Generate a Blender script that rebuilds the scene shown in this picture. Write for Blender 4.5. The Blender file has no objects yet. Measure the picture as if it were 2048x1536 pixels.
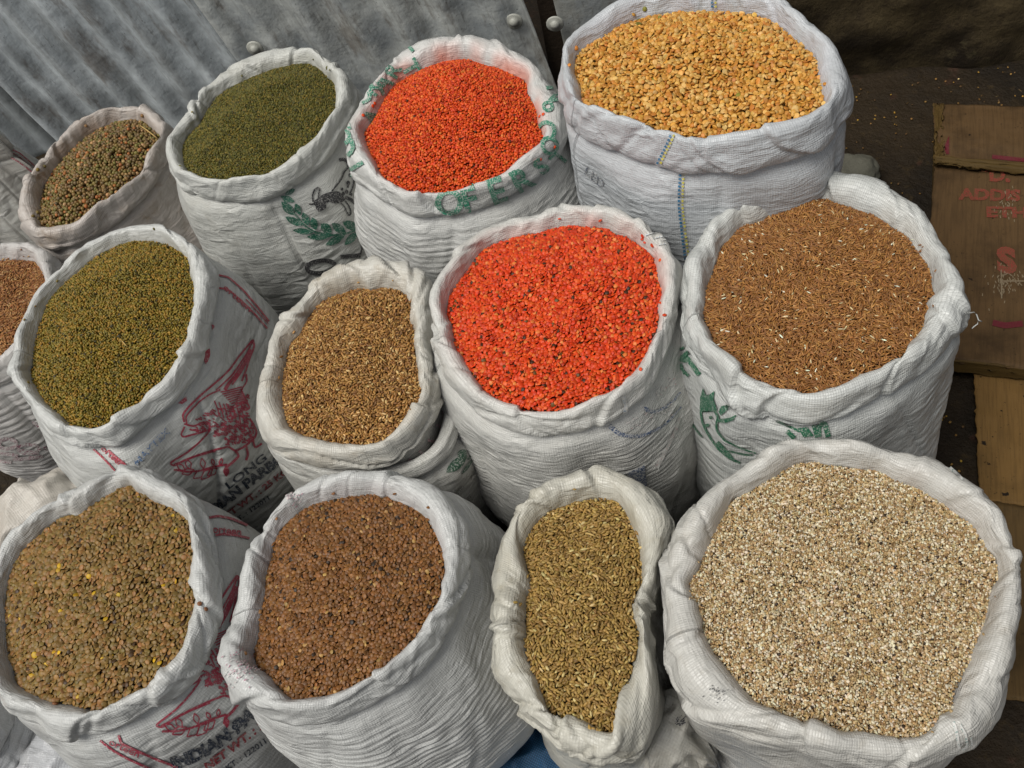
import bpy, bmesh, math, random
import numpy as np
from mathutils import Vector, Matrix
from mathutils.bvhtree import BVHTree

# ------------------------------------------------------------------ camera, sky, sun, exposure
SC = bpy.context.scene
COL = SC.collection
IW, IH, FPX = 2048.0, 1536.0, 1950.0          # photograph size and focal length in its pixels
CAM_H = 1.43
_n = np.array([426.0, 1282.0, FPX]); _d = _n / np.linalg.norm(_n)
CZ = np.array([0, math.sqrt(1 - _d[2] ** 2), -_d[2]])
_b = -(_d[2] * _d[0]) / CZ[1]
CX = np.array([math.sqrt(1 - _d[0] ** 2 - _b * _b), _b, -_d[0]])
CY = np.cross(CZ, CX)                          # image down
CAM = np.array([0.0, 0.0, CAM_H])
cam_d = bpy.data.cameras.new('camera'); cam = bpy.data.objects.new('camera', cam_d); COL.objects.link(cam)
cam_d.sensor_width = 36.0; cam_d.lens = 36.0 * FPX / IW; cam_d.clip_start = 0.01; cam_d.clip_end = 200
M = Matrix(((CX[0], -CY[0], -CZ[0], CAM[0]), (CX[1], -CY[1], -CZ[1], CAM[1]), (CX[2], -CY[2], -CZ[2], CAM[2]), (0, 0, 0, 1)))
cam.matrix_world = M
SC.camera = cam

SUN_EL, SUN_AZ = math.radians(64), math.radians(-108)   # azimuth measured from +Y towards +X
w = bpy.data.worlds.new('World'); SC.world = w; w.use_nodes = True
nt = w.node_tree; bg = nt.nodes['Background']
sky = nt.nodes.new('ShaderNodeTexSky'); sky.sky_type = 'NISHITA'; sky.sun_disc = False
sky.sun_elevation = SUN_EL; sky.sun_rotation = SUN_AZ; sky.air_density = 1.0; sky.dust_density = 4.0; sky.ozone_density = 0.6
hs = nt.nodes.new('ShaderNodeHueSaturation'); hs.inputs['Saturation'].default_value = 0.25     # overcast sky: little colour
nt.links.new(sky.outputs[0], hs.inputs['Color']); nt.links.new(hs.outputs[0], bg.inputs[0]); bg.inputs[1].default_value = 0.05
sd = bpy.data.lights.new('sun', 'SUN'); sd.energy = 1.5; sd.angle = math.radians(30); sd.color = (1.0, 0.98, 0.93)
sun = bpy.data.objects.new('sun', sd); COL.objects.link(sun)
_sv = Vector((math.sin(SUN_AZ) * math.cos(SUN_EL), math.cos(SUN_AZ) * math.cos(SUN_EL), math.sin(SUN_EL)))
sun.rotation_euler = _sv.to_track_quat('Z', 'Y').to_euler(); sun.location = (0, 0, 4)
SC.view_settings.view_transform = 'Standard'; SC.view_settings.look = 'None'; SC.view_settings.gamma = 1
SC.view_settings.exposure = 0.62
SC.cycles.max_bounces = 4; SC.cycles.diffuse_bounces = 1

# ------------------------------------------------------------------ helpers
def lin(h):
    h = h.lstrip('#'); c = [int(h[i:i + 2], 16) / 255 for i in (0, 2, 4)]
    return tuple((x / 12.92 if x <= .04045 else ((x + .055) / 1.055) ** 2.4) for x in c)

def ray(p):
    p = np.atleast_2d(np.asarray(p, float))
    return (p[:, :1] - IW / 2) / FPX * CX + (p[:, 1:2] - IH / 2) / FPX * CY + CZ

def on_plane(p, o, n):
    """where the sight lines through photo points meet the plane (o, n)"""
    r = ray(p); n = np.asarray(n); o = np.asarray(o)
    if o.ndim == 1: t = ((o - CAM) @ n) / (r @ n)
    else: t = ((o - CAM) @ n) / (r @ n)
    return CAM + r * t[:, None]

def at(x, y, z=0.0): return on_plane([(x, y)], np.array([0, 0, z]), np.array([0, 0, 1.0]))[0]

def tag(o, label=None, cat=None, group=None, kind=None):
    if label: o['label'] = label
    if cat: o['category'] = cat
    if group: o['group'] = group
    if kind: o['kind'] = kind
    return o

def empty(name, loc, label=None, cat=None, group=None):
    o = bpy.data.objects.new(name, None); COL.objects.link(o); o.location = loc; o.empty_display_size = .05
    return tag(o, label, cat, group)

def link(name, me, parent=None, mat=None, world=True):
    o = bpy.data.objects.new(name, me); COL.objects.link(o)
    if mat and not me.materials: me.materials.append(mat)
    if parent:
        o.parent = parent
        if world: o.matrix_parent_inverse = Matrix.Translation(parent.location).inverted()
    return o

def mesh_from(verts, faces, uvs=None, smooth=True, attrs=None):
    me = bpy.data.meshes.new('mesh')
    verts = np.asarray(verts, np.float32)
    me.from_pydata(verts.tolist(), [], faces if isinstance(faces, list) else faces.tolist())
    if uvs is not None:
        uv = me.uv_layers.new(name='UVMap')
        vi = np.empty(len(me.loops), np.int32); me.loops.foreach_get('vertex_index', vi)
        uv.data.foreach_set('uv', np.asarray(uvs, np.float32)[vi].ravel())
    for k, v in (attrs or {}).items():
        a = me.attributes.new(k, 'FLOAT', 'POINT'); a.data.foreach_set('value', np.asarray(v, np.float32).ravel())
    if smooth: me.polygons.foreach_set('use_smooth', [True] * len(me.polygons))
    me.update(); return me

def box_mesh(sx, sy, sz, bevel=.0, at0=(0, 0, 0)):
    bm = bmesh.new(); bmesh.ops.create_cube(bm, size=1)
    for v in bm.verts: v.co = Vector((v.co.x * sx + at0[0], v.co.y * sy + at0[1], v.co.z * sz + at0[2]))
    if bevel: bmesh.ops.bevel(bm, geom=bm.edges[:], offset=bevel, segments=2, affect='EDGES')
    me = bpy.data.meshes.new('mesh'); bm.to_mesh(me); bm.free(); return me

class Noise:
    """smooth value noise on a lattice, periodic in u (period pu cells)"""
    def __init__(s, seed, pu=64, pv=64):
        s.g = np.random.RandomState(seed).uniform(-1, 1, (pu, pv)); s.pu, s.pv = pu, pv
    def __call__(s, u, v):
        iu = np.floor(u).astype(int); iv = np.floor(v).astype(int); fu = u - iu; fv = v - iv
        fu = fu * fu * (3 - 2 * fu); fv = fv * fv * (3 - 2 * fv)
        g = lambda a, b: s.g[a % s.pu, b % s.pv]
        return (g(iu, iv) * (1 - fu) + g(iu + 1, iv) * fu) * (1 - fv) + (g(iu, iv + 1) * (1 - fu) + g(iu + 1, iv + 1) * fu) * fv

def sstep(a, b, x):
    t = np.clip((x - a) / (b - a), 0, 1); return t * t * (3 - 2 * t)

def catmull(pts, n):
    """pts: (k, ..., 2) control rows -> n rows"""
    pts = np.asarray(pts); k = len(pts); out = []
    for t in np.linspace(0, k - 1, n):
        i = min(int(t), k - 2); f = t - i
        p0, p1, p2, p3 = pts[max(i - 1, 0)], pts[i], pts[i + 1], pts[min(i + 2, k - 1)]
        out.append(.5 * (2 * p1 + (p2 - p0) * f + (2 * p0 - 5 * p1 + 4 * p2 - p3) * f * f + (3 * p1 - p0 - 3 * p2 + p3) * f ** 3))
    return np.array(out)

def grid_normals(P):
    du = np.roll(P, -1, 0) - np.roll(P, 1, 0); dv = np.gradient(P, axis=1)
    n = np.cross(du, dv); return n / (np.linalg.norm(n, axis=2, keepdims=True) + 1e-12)

def grid_faces(N, Mv, wrap=True):
    i = np.arange(N if wrap else N - 1)[:, None]; j = np.arange(Mv - 1)[None]
    a = i * Mv + j; b = ((i + 1) % N) * Mv + j
    return np.stack([a, a + 1, b + 1, b], -1).reshape(-1, 4)

# ------------------------------------------------------------------ materials
def nodes(name):
    m = bpy.data.materials.new(name); m.use_nodes = True; t = m.node_tree; return m, t, t.nodes['Principled BSDF']

class NB:
    """small node builder"""
    def __init__(s, t): s.t = t
    def n(s, typ, **kw):
        x = s.t.nodes.new(typ)
        for k, v in kw.items(): setattr(x, k, v)
        return x
    def put(s, sock, v):
        if hasattr(v, 'is_linked') or isinstance(v, bpy.types.NodeSocket): s.t.links.new(v, sock)
        else: sock.default_value = v
    def math(s, op, a, b=0.0, c=0.0):
        x = s.n('ShaderNodeMath', operation=op); s.put(x.inputs[0], a); s.put(x.inputs[1], b)
        if op in ('MULTIPLY_ADD', 'SMOOTH_MIN'): s.put(x.inputs[2], c)
        return x.outputs[0]
    def noise(s, vec, scale, detail=3.0, rough=.5, out=0):
        x = s.n('ShaderNodeTexNoise'); s.t.links.new(vec, x.inputs['Vector']); x.inputs['Scale'].default_value = scale
        x.inputs['Detail'].default_value = detail; x.inputs['Roughness'].default_value = rough; return x.outputs[out]
    def mix(s, f, a, b, mode='MIX'):
        x = s.n('ShaderNodeMix', data_type='RGBA', blend_type=mode); s.put(x.inputs[0], f)
        for sock, v in ((x.inputs[6], a), (x.inputs[7], b)):
            s.put(sock, (*v, 1) if isinstance(v, tuple) and len(v) == 3 else v)
        return x.outputs[2]
    def ramp(s, v, a, b):
        x = s.n('ShaderNodeMapRange', interpolation_type='SMOOTHSTEP'); s.put(x.inputs[0], v)
        x.inputs[1].default_value = a; x.inputs[2].default_value = b; return x.outputs[0]
    def mapping(s, vec, sc=(1, 1, 1), loc=(0, 0, 0), rot=(0, 0, 0)):
        x = s.n('ShaderNodeMapping'); s.t.links.new(vec, x.inputs[0]); x.inputs['Scale'].default_value = sc
        x.inputs['Location'].default_value = loc; x.inputs['Rotation'].default_value = rot; return x.outputs[0]
    def sep(s, vec):
        x = s.n('ShaderNodeSeparateXYZ'); s.t.links.new(vec, x.inputs[0]); return x.outputs
    def bump(s, h, strength, dist, prev=None):
        x = s.n('ShaderNodeBump'); s.put(x.inputs['Height'], h); x.inputs['Strength'].default_value = strength; x.inputs['Distance'].default_value = dist
        if prev is not None: s.t.links.new(prev, x.inputs['Normal'])
        return x.outputs[0]

TAPE = 0.0027
def weave(b):
    """woven tape pattern in the UV map (metres): returns height, gap mask, per-tape tone"""
    tc = b.n('ShaderNodeTexCoord'); uv = tc.outputs['UV']; u, v, _ = b.sep(uv)
    u = b.math('DIVIDE', u, TAPE); v = b.math('DIVIDE', v, TAPE)
    fu, fv = b.math('FRACT', u), b.math('FRACT', v); cu, cv = b.math('FLOOR', u), b.math('FLOOR', v)
    par = b.math('PINGPONG', b.math('ADD', cu, cv), 1.0)
    su = b.math('SINE', b.math('MULTIPLY', fu, math.pi)); sv = b.math('SINE', b.math('MULTIPLY', fv, math.pi))
    ha = b.math('MULTIPLY', b.math('POWER', su, .35), b.math('MULTIPLY_ADD', sv, .6, .4))
    hb = b.math('MULTIPLY', b.math('POWER', sv, .35), b.math('MULTIPLY_ADD', su, .6, .4))
    d = b.math('SUBTRACT', hb, ha); h = b.math('MULTIPLY_ADD', d, par, ha)
    wn = b.n('ShaderNodeTexWhiteNoise', noise_dimensions='1D'); b.t.links.new(cu, wn.inputs['W'])
    wn2 = b.n('ShaderNodeTexWhiteNoise', noise_dimensions='1D'); b.t.links.new(cv, wn2.inputs['W'])
    tone = b.math('MULTIPLY_ADD', b.math('SUBTRACT', wn2.outputs[0], wn.outputs[0]), par, wn.outputs[0])
    gap = b.ramp(h, .62, .25)
    return uv, h, gap, tone

def fabric(name, tint='E9E8E4', stain='C98A78', dirt='8A7358', dirt_amt=.25, gap_c=.16, weave_s=.7, gloss=.38):
    m, t, p = nodes(name); b = NB(t); uv, h, gap, tone = weave(b)
    tc = b.n('ShaderNodeTexCoord').outputs['Object']
    base = b.mix(b.math('MULTIPLY', tone, .20), lin(tint), tuple(c * .72 for c in lin(tint)))
    base = b.mix(b.math('MULTIPLY', gap, gap_c), base, tuple(c * .35 for c in lin(tint)))
    base = b.mix(1.0, base, (.74, .745, .73), 'MULTIPLY')
    n1 = b.ramp(b.noise(tc, 9, 5, .6), .48, .75); n2 = b.ramp(b.noise(tc, 55, 4, .65), .5, .8)
    base = b.mix(b.math('MULTIPLY', b.math('ADD', n1, n2), dirt_amt * .75), base, lin(dirt))
    spk = b.ramp(b.noise(tc, 420, 2, .5), .72, .80)
    base = b.mix(b.math('MULTIPLY', spk, .35), base, lin('4A3B2C'))
    st = b.n('ShaderNodeAttribute', attribute_name='stain').outputs['Fac']
    base = b.mix(st, base, lin(stain))
    t.links.new(base, p.inputs['Base Color'])
    p.inputs['Roughness'].default_value = gloss; p.inputs['Specular IOR Level'].default_value = .5
    def ridge(vec, det):
        x = b.noise(vec, 1.0, det, .6); return b.math('POWER', b.math('SUBTRACT', 1.0, b.math('MULTIPLY', b.math('ABSOLUTE', b.math('SUBTRACT', x, .5)), 3.2)), 2.0)
    wob = b.n('ShaderNodeVectorMath', operation='MULTIPLY_ADD'); t.links.new(b.noise(uv, 14, 2, .5, 1), wob.inputs[0]); wob.inputs[1].default_value = (.03, .03, 0); t.links.new(uv, wob.inputs[2]); wu = wob.outputs[0]
    f1 = ridge(b.mapping(wu, (26, 95, 1), rot=(0, 0, .5)), 2); f2 = ridge(b.mapping(wu, (110, 30, 1), rot=(0, 0, .35)), 2); f3 = ridge(b.mapping(wu, (210, 70, 1), rot=(0, 0, -.6)), 2)
    lo = b.noise(b.mapping(wu, (16, 30, 1)), 1.0, 3, .5)
    vo = b.n('ShaderNodeTexVoronoi', feature='DISTANCE_TO_EDGE'); t.links.new(b.mapping(wu, (24, 46, 1), rot=(0, 0, .6)), vo.inputs['Vector']); vo.inputs['Scale'].default_value = 1.0
    cr_ = b.math('MULTIPLY', b.math('MINIMUM', vo.outputs['Distance'], .22), b.ramp(b.noise(uv, 9, 2, .5), .42, .62))
    nrm = b.bump(lo, .32, .008); nrm = b.bump(cr_, .55, .012, nrm); nrm = b.bump(f1, .26, .0026, nrm); nrm = b.bump(f2, .14, .0022, nrm); nrm = b.bump(f3, .16, .0010, nrm)
    nrm = b.bump(h, weave_s, .0005, nrm); t.links.new(nrm, p.inputs['Normal'])
    return m

_inks = {}
def ink(colour, wear=.35, bare='D2D0CA'):
    """printing ink on woven tape: gaps of bare fabric show through"""
    k = (colour, wear, bare)
    if k in _inks: return _inks[k]
    m, t, p = nodes('printing_ink'); b = NB(t); tc = b.n('ShaderNodeTexCoord').outputs['Object']
    n = b.ramp(b.noise(tc, 520, 2, .6), .62 - wear * .35, .74 - wear * .35)
    n2 = b.ramp(b.noise(tc, 90, 3, .6), .45, .8)
    c = b.mix(b.math('MULTIPLY', n, wear * 1.6), lin(colour), lin(bare)); c = b.mix(b.math('MULTIPLY', n2, wear * .6), c, lin(bare))
    t.links.new(c, p.inputs['Base Color']); p.inputs['Roughness'].default_value = .5
    t.links.new(b.bump(b.noise(tc, 400, 2, .5), .3, .001), p.inputs['Normal'])
    _inks[k] = m; return m

def grain_mat(name, rough=.5, spec=.4, var=.18):
    m, t, p = nodes(name); b = NB(t)
    a = b.n('ShaderNodeAttribute', attribute_type='INSTANCER', attribute_name='gcol').outputs['Color']
    tc = b.n('ShaderNodeTexCoord').outputs['Object']
    f = b.noise(tc, 1.8, 2, .6)
    hs = b.n('ShaderNodeHueSaturation'); t.links.new(a, hs.inputs['Color']); t.links.new(b.math('MULTIPLY_ADD', f, var * 2, 1 - var), hs.inputs['Value'])
    t.links.new(hs.outputs[0], p.inputs['Base Color']); p.inputs['Roughness'].default_value = rough; p.inputs['Specular IOR Level'].default_value = spec
    return m

def plain(name, col, rough=.6, spec=.3, amt=.2, scale=30, bump=.0, bscale=80):
    m, t, p = nodes(name); b = NB(t); tc = b.n('ShaderNodeTexCoord').outputs['Object']
    c = b.mix(b.math('MULTIPLY', b.noise(tc, scale, 4, .6), amt * 2), lin(col), tuple(x * .4 for x in lin(col)))
    t.links.new(c, p.inputs['Base Color']); p.inputs['Roughness'].default_value = rough; p.inputs['Specular IOR Level'].default_value = spec
    if bump: t.links.new(b.bump(b.noise(tc, bscale, 4, .6), .6, bump), p.inputs['Normal'])
    return m

# mouth outlines read off the photograph: (edge of the grain, outer edge of the rolled rim)
OUT = {
 's1': ([(77,424),(82,390),(99,355),(120,325),(154,291),(191,263),(232,244),(260,239),(291,244),(308,260),(321,287),(309,328),(291,359),(270,386),(239,410),(205,434),(171,451),(130,467),(103,461),(82,448)],
  [(36,424),(44,386),(68,345),(92,304),(113,284),(144,253),(164,236),(205,219),(256,207),(301,212),(328,226),(342,246),(345,273),(338,308),(328,342),(308,376),(284,407),(256,431),(226,451),(191,478),(150,496),(116,502),(92,496),(68,478),(55,465),(41,444)]),
 's2': ([(362,308),(367,273),(383,246),(407,215),(434,191),(479,164),(520,147),(564,132),(602,125),(629,126),(653,147),(670,174),(666,205),(653,239),(636,280),(615,304),(588,325),(554,349),(520,366),(485,367),(438,361),(393,357),(373,335)],
  [(328,301),(345,260),(369,236),(393,195),(417,164),(455,133),(513,106),(554,94),(605,91),(643,103),(673,126),(698,150),(712,185),(713,220),(702,255),(684,280),(652,326),(589,373),(540,396),(478,405),(427,403),(386,386),(362,373),(342,342),(330,318)]),
 's3': ([(727,263),(739,249),(756,222),(783,174),(811,154),(845,138),(896,121),(934,118),(965,128),(1002,137),(1029,150),(1053,162),(1055,185),(1067,208),(1072,236),(1084,263),(1074,290),(1067,321),(1043,325),(1002,345),(968,366),(941,376),(893,376),(845,374),(787,373),(773,355),(749,314),(732,287)],
  [(689,273),(691,239),(708,212),(732,171),(766,133),(787,103),(804,89),(845,73),(896,67),(947,64),(992,70),(1036,91),(1074,120),(1098,154),(1115,188),(1129,222),(1137,253),(1134,284),(1118,318),(1091,349),(1057,373),(1016,400),(975,417),(913,431),(865,434),(824,434),(787,414),(749,386),(718,355),(701,328),(691,301)]),
 's4': ([(1146,147),(1149,116),(1170,92),(1204,72),(1235,51),(1276,36),(1323,26),(1382,17),(1427,15),(1478,15),(1498,17),(1539,27),(1567,38),(1594,51),(1615,68),(1618,99),(1632,113),(1639,144),(1645,171),(1654,191),(1639,209),(1621,226),(1601,256),(1587,261),(1553,270),(1512,275),(1485,273),(1440,273),(1413,279),(1389,284),(1371,273),(1323,272),(1279,273),(1252,253),(1207,229),(1176,212),(1163,195),(1159,171)],
  [(1120,82),(1146,55),(1180,27),(1221,7),(1270,-6),(1330,-15),(1400,-18),(1470,-18),(1530,-12),(1567,0),(1594,21),(1621,44),(1649,68),(1673,99),(1690,130),(1702,164),(1705,191),(1703,215),(1683,253),(1662,284),(1635,304),(1587,323),(1519,338),(1433,345),(1364,344),(1319,331),(1282,320),(1228,302),(1182,280),(1155,260),(1140,242),(1127,215),(1119,190),(1113,150),(1113,110)]),
 's6': ([(80,540),(85,570),(70,610),(45,655),(10,695),(-25,720),(-80,730),(-130,710),(-165,660),(-165,600),(-120,550),(-60,530),(0,521),(40,519),(70,520)],
  [(116,520),(125,560),(115,640),(80,710),(50,745),(17,765),(-20,782),(-80,790),(-150,770),(-200,710),(-215,640),(-195,560),(-140,510),(-70,488),(0,484),(34,480),(68,485),(99,502)]),
 's7': ([(48,756),(56,724),(62,669),(72,635),(92,604),(126,567),(154,543),(191,512),(239,482),(267,480),(328,485),(355,492),(371,508),(379,546),(381,590),(379,642),(371,676),(362,696),(345,737),(328,768),(297,796),(260,823),(219,847),(171,857),(152,850),(113,819),(85,799),(68,772)],
  [(19,758),(24,710),(34,659),(48,618),(68,577),(89,553),(116,529),(144,508),(164,489),(205,465),(267,444),(318,448),(369,468),(403,496),(425,523),(433,549),(436,590),(427,642),(417,683),(407,727),(386,765),(359,802),(325,826),(297,850),(267,877),(232,895),(191,896),(144,891),(109,874),(85,850),(68,823),(44,799),(27,778)]),
 's8': ([(649,597),(625,618),(612,642),(598,669),(578,690),(571,727),(564,778),(566,813),(574,847),(598,864),(649,876),(695,879),(736,883),(773,871),(804,857),(824,833),(838,806),(840,782),(831,758),(828,717),(826,676),(824,642),(824,608),(821,587),(800,577),(787,573),(742,578),(705,573),(695,582),(674,585)],
  [(718,514),(670,536),(632,556),(602,587),(574,618),(543,638),(533,666),(523,710),(509,761),(501,813),(504,840),(523,874),(547,905),(574,919),(615,932),(660,938),(700,940),(759,934),(787,929),(818,908),(845,881),(865,847),(879,813),(883,783),(876,752),(866,720),(860,680),(862,640),(868,600),(868,570),(859,546),(838,529),(811,519),(759,512)]),
 's9': ([(888,608),(896,573),(913,543),(934,522),(968,496),(1002,482),(1036,472),(1077,465),(1105,455),(1129,451),(1180,453),(1217,455),(1235,468),(1262,475),(1289,492),(1306,513),(1317,526),(1320,556),(1327,580),(1313,604),(1311,635),(1299,676),(1289,724),(1279,755),(1255,765),(1241,785),(1207,792),(1152,802),(1118,809),(1087,819),(1043,816),(1012,818),(982,789),(958,761),(934,731),(913,707),(906,676),(898,649)],
  [(855,618),(859,584),(879,546),(896,523),(913,502),(934,475),(965,451),(1002,431),(1050,420),(1118,410),(1187,408),(1238,415),(1272,431),(1306,458),(1334,479),(1358,509),(1365,556),(1358,608),(1352,659),(1340,696),(1323,737),(1306,772),(1289,799),(1262,819),(1235,837),(1187,857),(1129,871),(1077,871),(1050,867),(1016,860),(982,847),(958,830),(930,806),(906,778),(886,737),(869,696),(859,652)]),
 's10': ([(1433,523),(1440,496),(1461,472),(1485,448),(1519,439),(1553,417),(1587,400),(1618,383),(1645,396),(1676,400),(1717,417),(1751,427),(1779,448),(1816,472),(1827,489),(1844,512),(1864,539),(1869,577),(1881,590),(1861,601),(1854,618),(1847,649),(1827,676),(1816,696),(1799,710),(1796,734),(1758,749),(1724,758),(1680,775),(1649,777),(1621,787),(1584,792),(1553,778),(1512,755),(1485,741),(1457,724),(1444,710),(1430,683),(1420,652),(1410,621),(1411,590),(1420,556)],
  [(1369,523),(1382,489),(1403,455),(1423,424),(1461,400),(1498,383),(1539,366),(1580,355),(1618,349),(1639,338),(1656,337),(1690,342),(1741,349),(1785,362),(1820,379),(1854,407),(1878,441),(1895,475),(1912,522),(1919,556),(1924,608),(1928,628),(1918,655),(1896,690),(1868,725),(1838,747),(1800,775),(1770,797),(1724,816),(1673,837),(1621,847),(1570,840),(1519,823),(1478,813),(1451,792),(1427,765),(1399,737),(1375,703),(1365,669),(1362,618),(1360,567)]),
 's11': ([(157,1028),(212,990),(246,970),(263,962),(273,980),(308,997),(328,1007),(359,1025),(376,1045),(381,1079),(379,1124),(374,1155),(379,1189),(383,1202),(373,1237),(362,1271),(359,1312),(349,1339),(328,1363),(321,1380),(291,1390),(260,1404),(222,1414),(178,1419),(164,1409),(130,1401),(75,1390),(29,1373),(26,1339),(17,1325),(7,1295),(3,1271),(5,1230),(7,1175),(15,1131),(44,1096),(65,1079),(89,1055),(113,1033)],
  [(58,1028),(103,997),(154,963),(205,939),(260,927),(287,929),(315,949),(355,970),(393,997),(412,1031),(424,1072),(438,1114),(446,1158),(444,1216),(438,1264),(420,1312),(400,1353),(373,1380),(345,1404),(308,1428),(256,1452),(205,1469),(154,1478),(116,1474),(85,1455),(51,1438),(10,1421),(-15,1395),(-30,1340),(-38,1270),(-38,1190),(-22,1125),(0,1085),(25,1055)]),
 's12': ([(506,1302),(516,1278),(520,1233),(528,1189),(530,1148),(543,1114),(547,1086),(564,1052),(581,1028),(626,1007),(667,996),(708,989),(749,985),(783,994),(818,1007),(838,1018),(859,1045),(872,1079),(882,1114),(884,1141),(876,1165),(871,1196),(855,1223),(835,1250),(818,1278),(794,1302),(780,1322),(742,1339),(718,1353),(700,1363),(667,1377),(615,1390),(567,1394),(557,1380),(537,1356),(509,1339),(502,1320)],
  [(441,1319),(448,1271),(455,1216),(468,1165),(485,1124),(492,1086),(513,1049),(540,1018),(574,987),(608,963),(649,942),(695,935),(742,932),(794,936),(838,946),(879,966),(900,994),(920,1025),(937,1062),(942,1114),(937,1155),(927,1202),(910,1243),(893,1271),(865,1312),(835,1349),(804,1380),(759,1404),(715,1428),(667,1449),(615,1452),(574,1445),(533,1431),(496,1407),(468,1387),(448,1353)]),
 's13': ([(1047,1243),(1048,1202),(1057,1178),(1059,1155),(1053,1124),(1047,1093),(1057,1062),(1077,1031),(1111,1011),(1152,997),(1187,990),(1217,994),(1238,997),(1252,1018),(1265,1049),(1276,1073),(1281,1110),(1284,1155),(1282,1202),(1272,1243),(1270,1284),(1262,1319),(1255,1353),(1241,1394),(1235,1421),(1235,1462),(1221,1467),(1200,1459),(1166,1438),(1118,1425),(1101,1418),(1084,1387),(1070,1346),(1057,1319),(1047,1284)],
  [(976,1284),(978,1230),(983,1182),(983,1124),(992,1079),(1009,1045),(1019,1024),(1043,994),(1084,970),(1135,953),(1170,939),(1190,920),(1221,929),(1255,946),(1306,973),(1330,1001),(1344,1031),(1339,1079),(1320,1124),(1306,1175),(1299,1216),(1303,1267),(1313,1319),(1323,1370),(1322,1414),(1313,1455),(1296,1496),(1262,1530),(1221,1525),(1152,1510),(1118,1496),(1094,1472),(1050,1421),(1016,1390),(992,1360),(981,1319)]),
 's15': ([(1461,994),(1498,980),(1539,953),(1587,925),(1608,915),(1656,925),(1724,932),(1758,936),(1792,956),(1844,973),(1878,994),(1912,1025),(1946,1049),(1963,1079),(1991,1110),(2004,1131),(2001,1161),(1987,1182),(1977,1233),(1967,1257),(1946,1302),(1926,1346),(1909,1377),(1909,1418),(1874,1428),(1868,1452),(1840,1466),(1758,1462),(1724,1459),(1690,1466),(1632,1449),(1594,1435),(1546,1408),(1512,1397),(1492,1370),(1461,1336),(1430,1302),(1413,1271),(1396,1230),(1382,1182),(1375,1158),(1396,1131),(1416,1096),(1430,1062),(1440,1032)],
  [(1369,1028),(1410,973),(1461,939),(1512,905),(1560,884),(1604,874),(1656,872),(1741,881),(1809,891),(1878,908),(1929,939),(1980,977),(2014,1011),(2035,1062),(2045,1107),(2050,1120),(2051,1170),(2048,1219),(2041,1270),(2030,1341),(2013,1398),(1984,1452),(1947,1494),(1870,1525),(1790,1540),(1690,1532),(1587,1503),(1461,1466),(1390,1435),(1352,1370),(1335,1290),(1326,1220),(1326,1160),(1332,1105)]),
}
# ------------------------------------------------------------------ sacks
TOCAM = lambda c: (lambda v: v / np.linalg.norm(v))(np.array([CAM[0] - c[0], CAM[1] - c[1]]))
BVH = {}          # (sack key, 'body' | 'rim') -> BVH tree used to lay the printing on the cloth

class Mouth: pass

def polar(p2, n, sm=1.0):
    a = np.arctan2(p2[:, 1], p2[:, 0]); r = np.hypot(p2[:, 0], p2[:, 1])
    o = np.argsort(a); a, r = a[o], r[o]
    aa = np.concatenate([a - 2 * np.pi, a, a + 2 * np.pi]); rr = np.concatenate([r, r, r])
    th = np.linspace(-np.pi, np.pi, n, endpoint=False); q = np.interp(th, aa, rr)
    k = np.exp(-.5 * (np.arange(-6, 7) / max(sm, .01)) ** 2); k /= k.sum()
    return th, np.convolve(np.concatenate([q[-6:], q, q[:6]]), k, 'valid')

def mouth(inner, outer, z, tilt=0.0, side=0.0, hc=.04, crest=.018, N=380, sm=1.6):
    """the mouth plane of a sack: tilt leans it towards the camera (degrees), side to the right"""
    m = Mouth(); m.hc, m.N = hc, N
    up = np.array([0, 0, 1.0]); c0 = on_plane(outer, np.array([0, 0, z]), up).mean(0)
    d = TOCAM(c0); d3 = np.array([d[0], d[1], 0]); s3 = np.array([-d[1], d[0], 0])
    n = up + d3 * math.tan(math.radians(tilt)) + s3 * math.tan(math.radians(side)); n /= np.linalg.norm(n)
    e1 = np.array([1.0, 0, 0]); e1 -= n * (e1 @ n); e1 /= np.linalg.norm(e1); e2 = np.cross(n, e1)
    m.n, m.e1, m.e2 = n, e1, e2
    def solve(poly, zb, zf, C):
        off = np.zeros(len(poly))
        for _ in range(3):
            w = on_plane(poly, C + n * off[:, None], n); q = w - C
            p2 = np.stack([q @ e1, q @ e2], 1); u = p2 / (np.linalg.norm(p2, axis=1, keepdims=True) + 1e-9)
            f = sstep(-.25, .55, u @ np.array([d3 @ e1, d3 @ e2])); off = zb + (zf - zb) * f
        return p2
    o2 = solve(outer, crest * .5, -hc, c0); C = c0 + e1 * o2[:, 0].mean() * 0
    sh = (o2.max(0) + o2.min(0)) / 2; m.C = C = c0 + e1 * sh[0] + e2 * sh[1]
    o2 = solve(outer, crest * .5, -hc, C); i2 = solve(inner, -.006, crest * .7, C)
    m.th, m.ro = polar(o2, N, sm); _, m.ri = polar(i2, N, sm)
    m.ri = np.minimum(m.ri, m.ro - .020); m.crest = crest; m.R = m.ro.mean()
    m.front = sstep(-.25, .55, np.cos(m.th) * (d3 @ e1) + np.sin(m.th) * (d3 @ e2))
    return m

def to_world(m, r, z):
    return m.C + (r * np.cos(m.th))[:, None] * m.e1 + (r * np.sin(m.th))[:, None] * m.e2 + np.asarray(z)[:, None] * m.n

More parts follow.
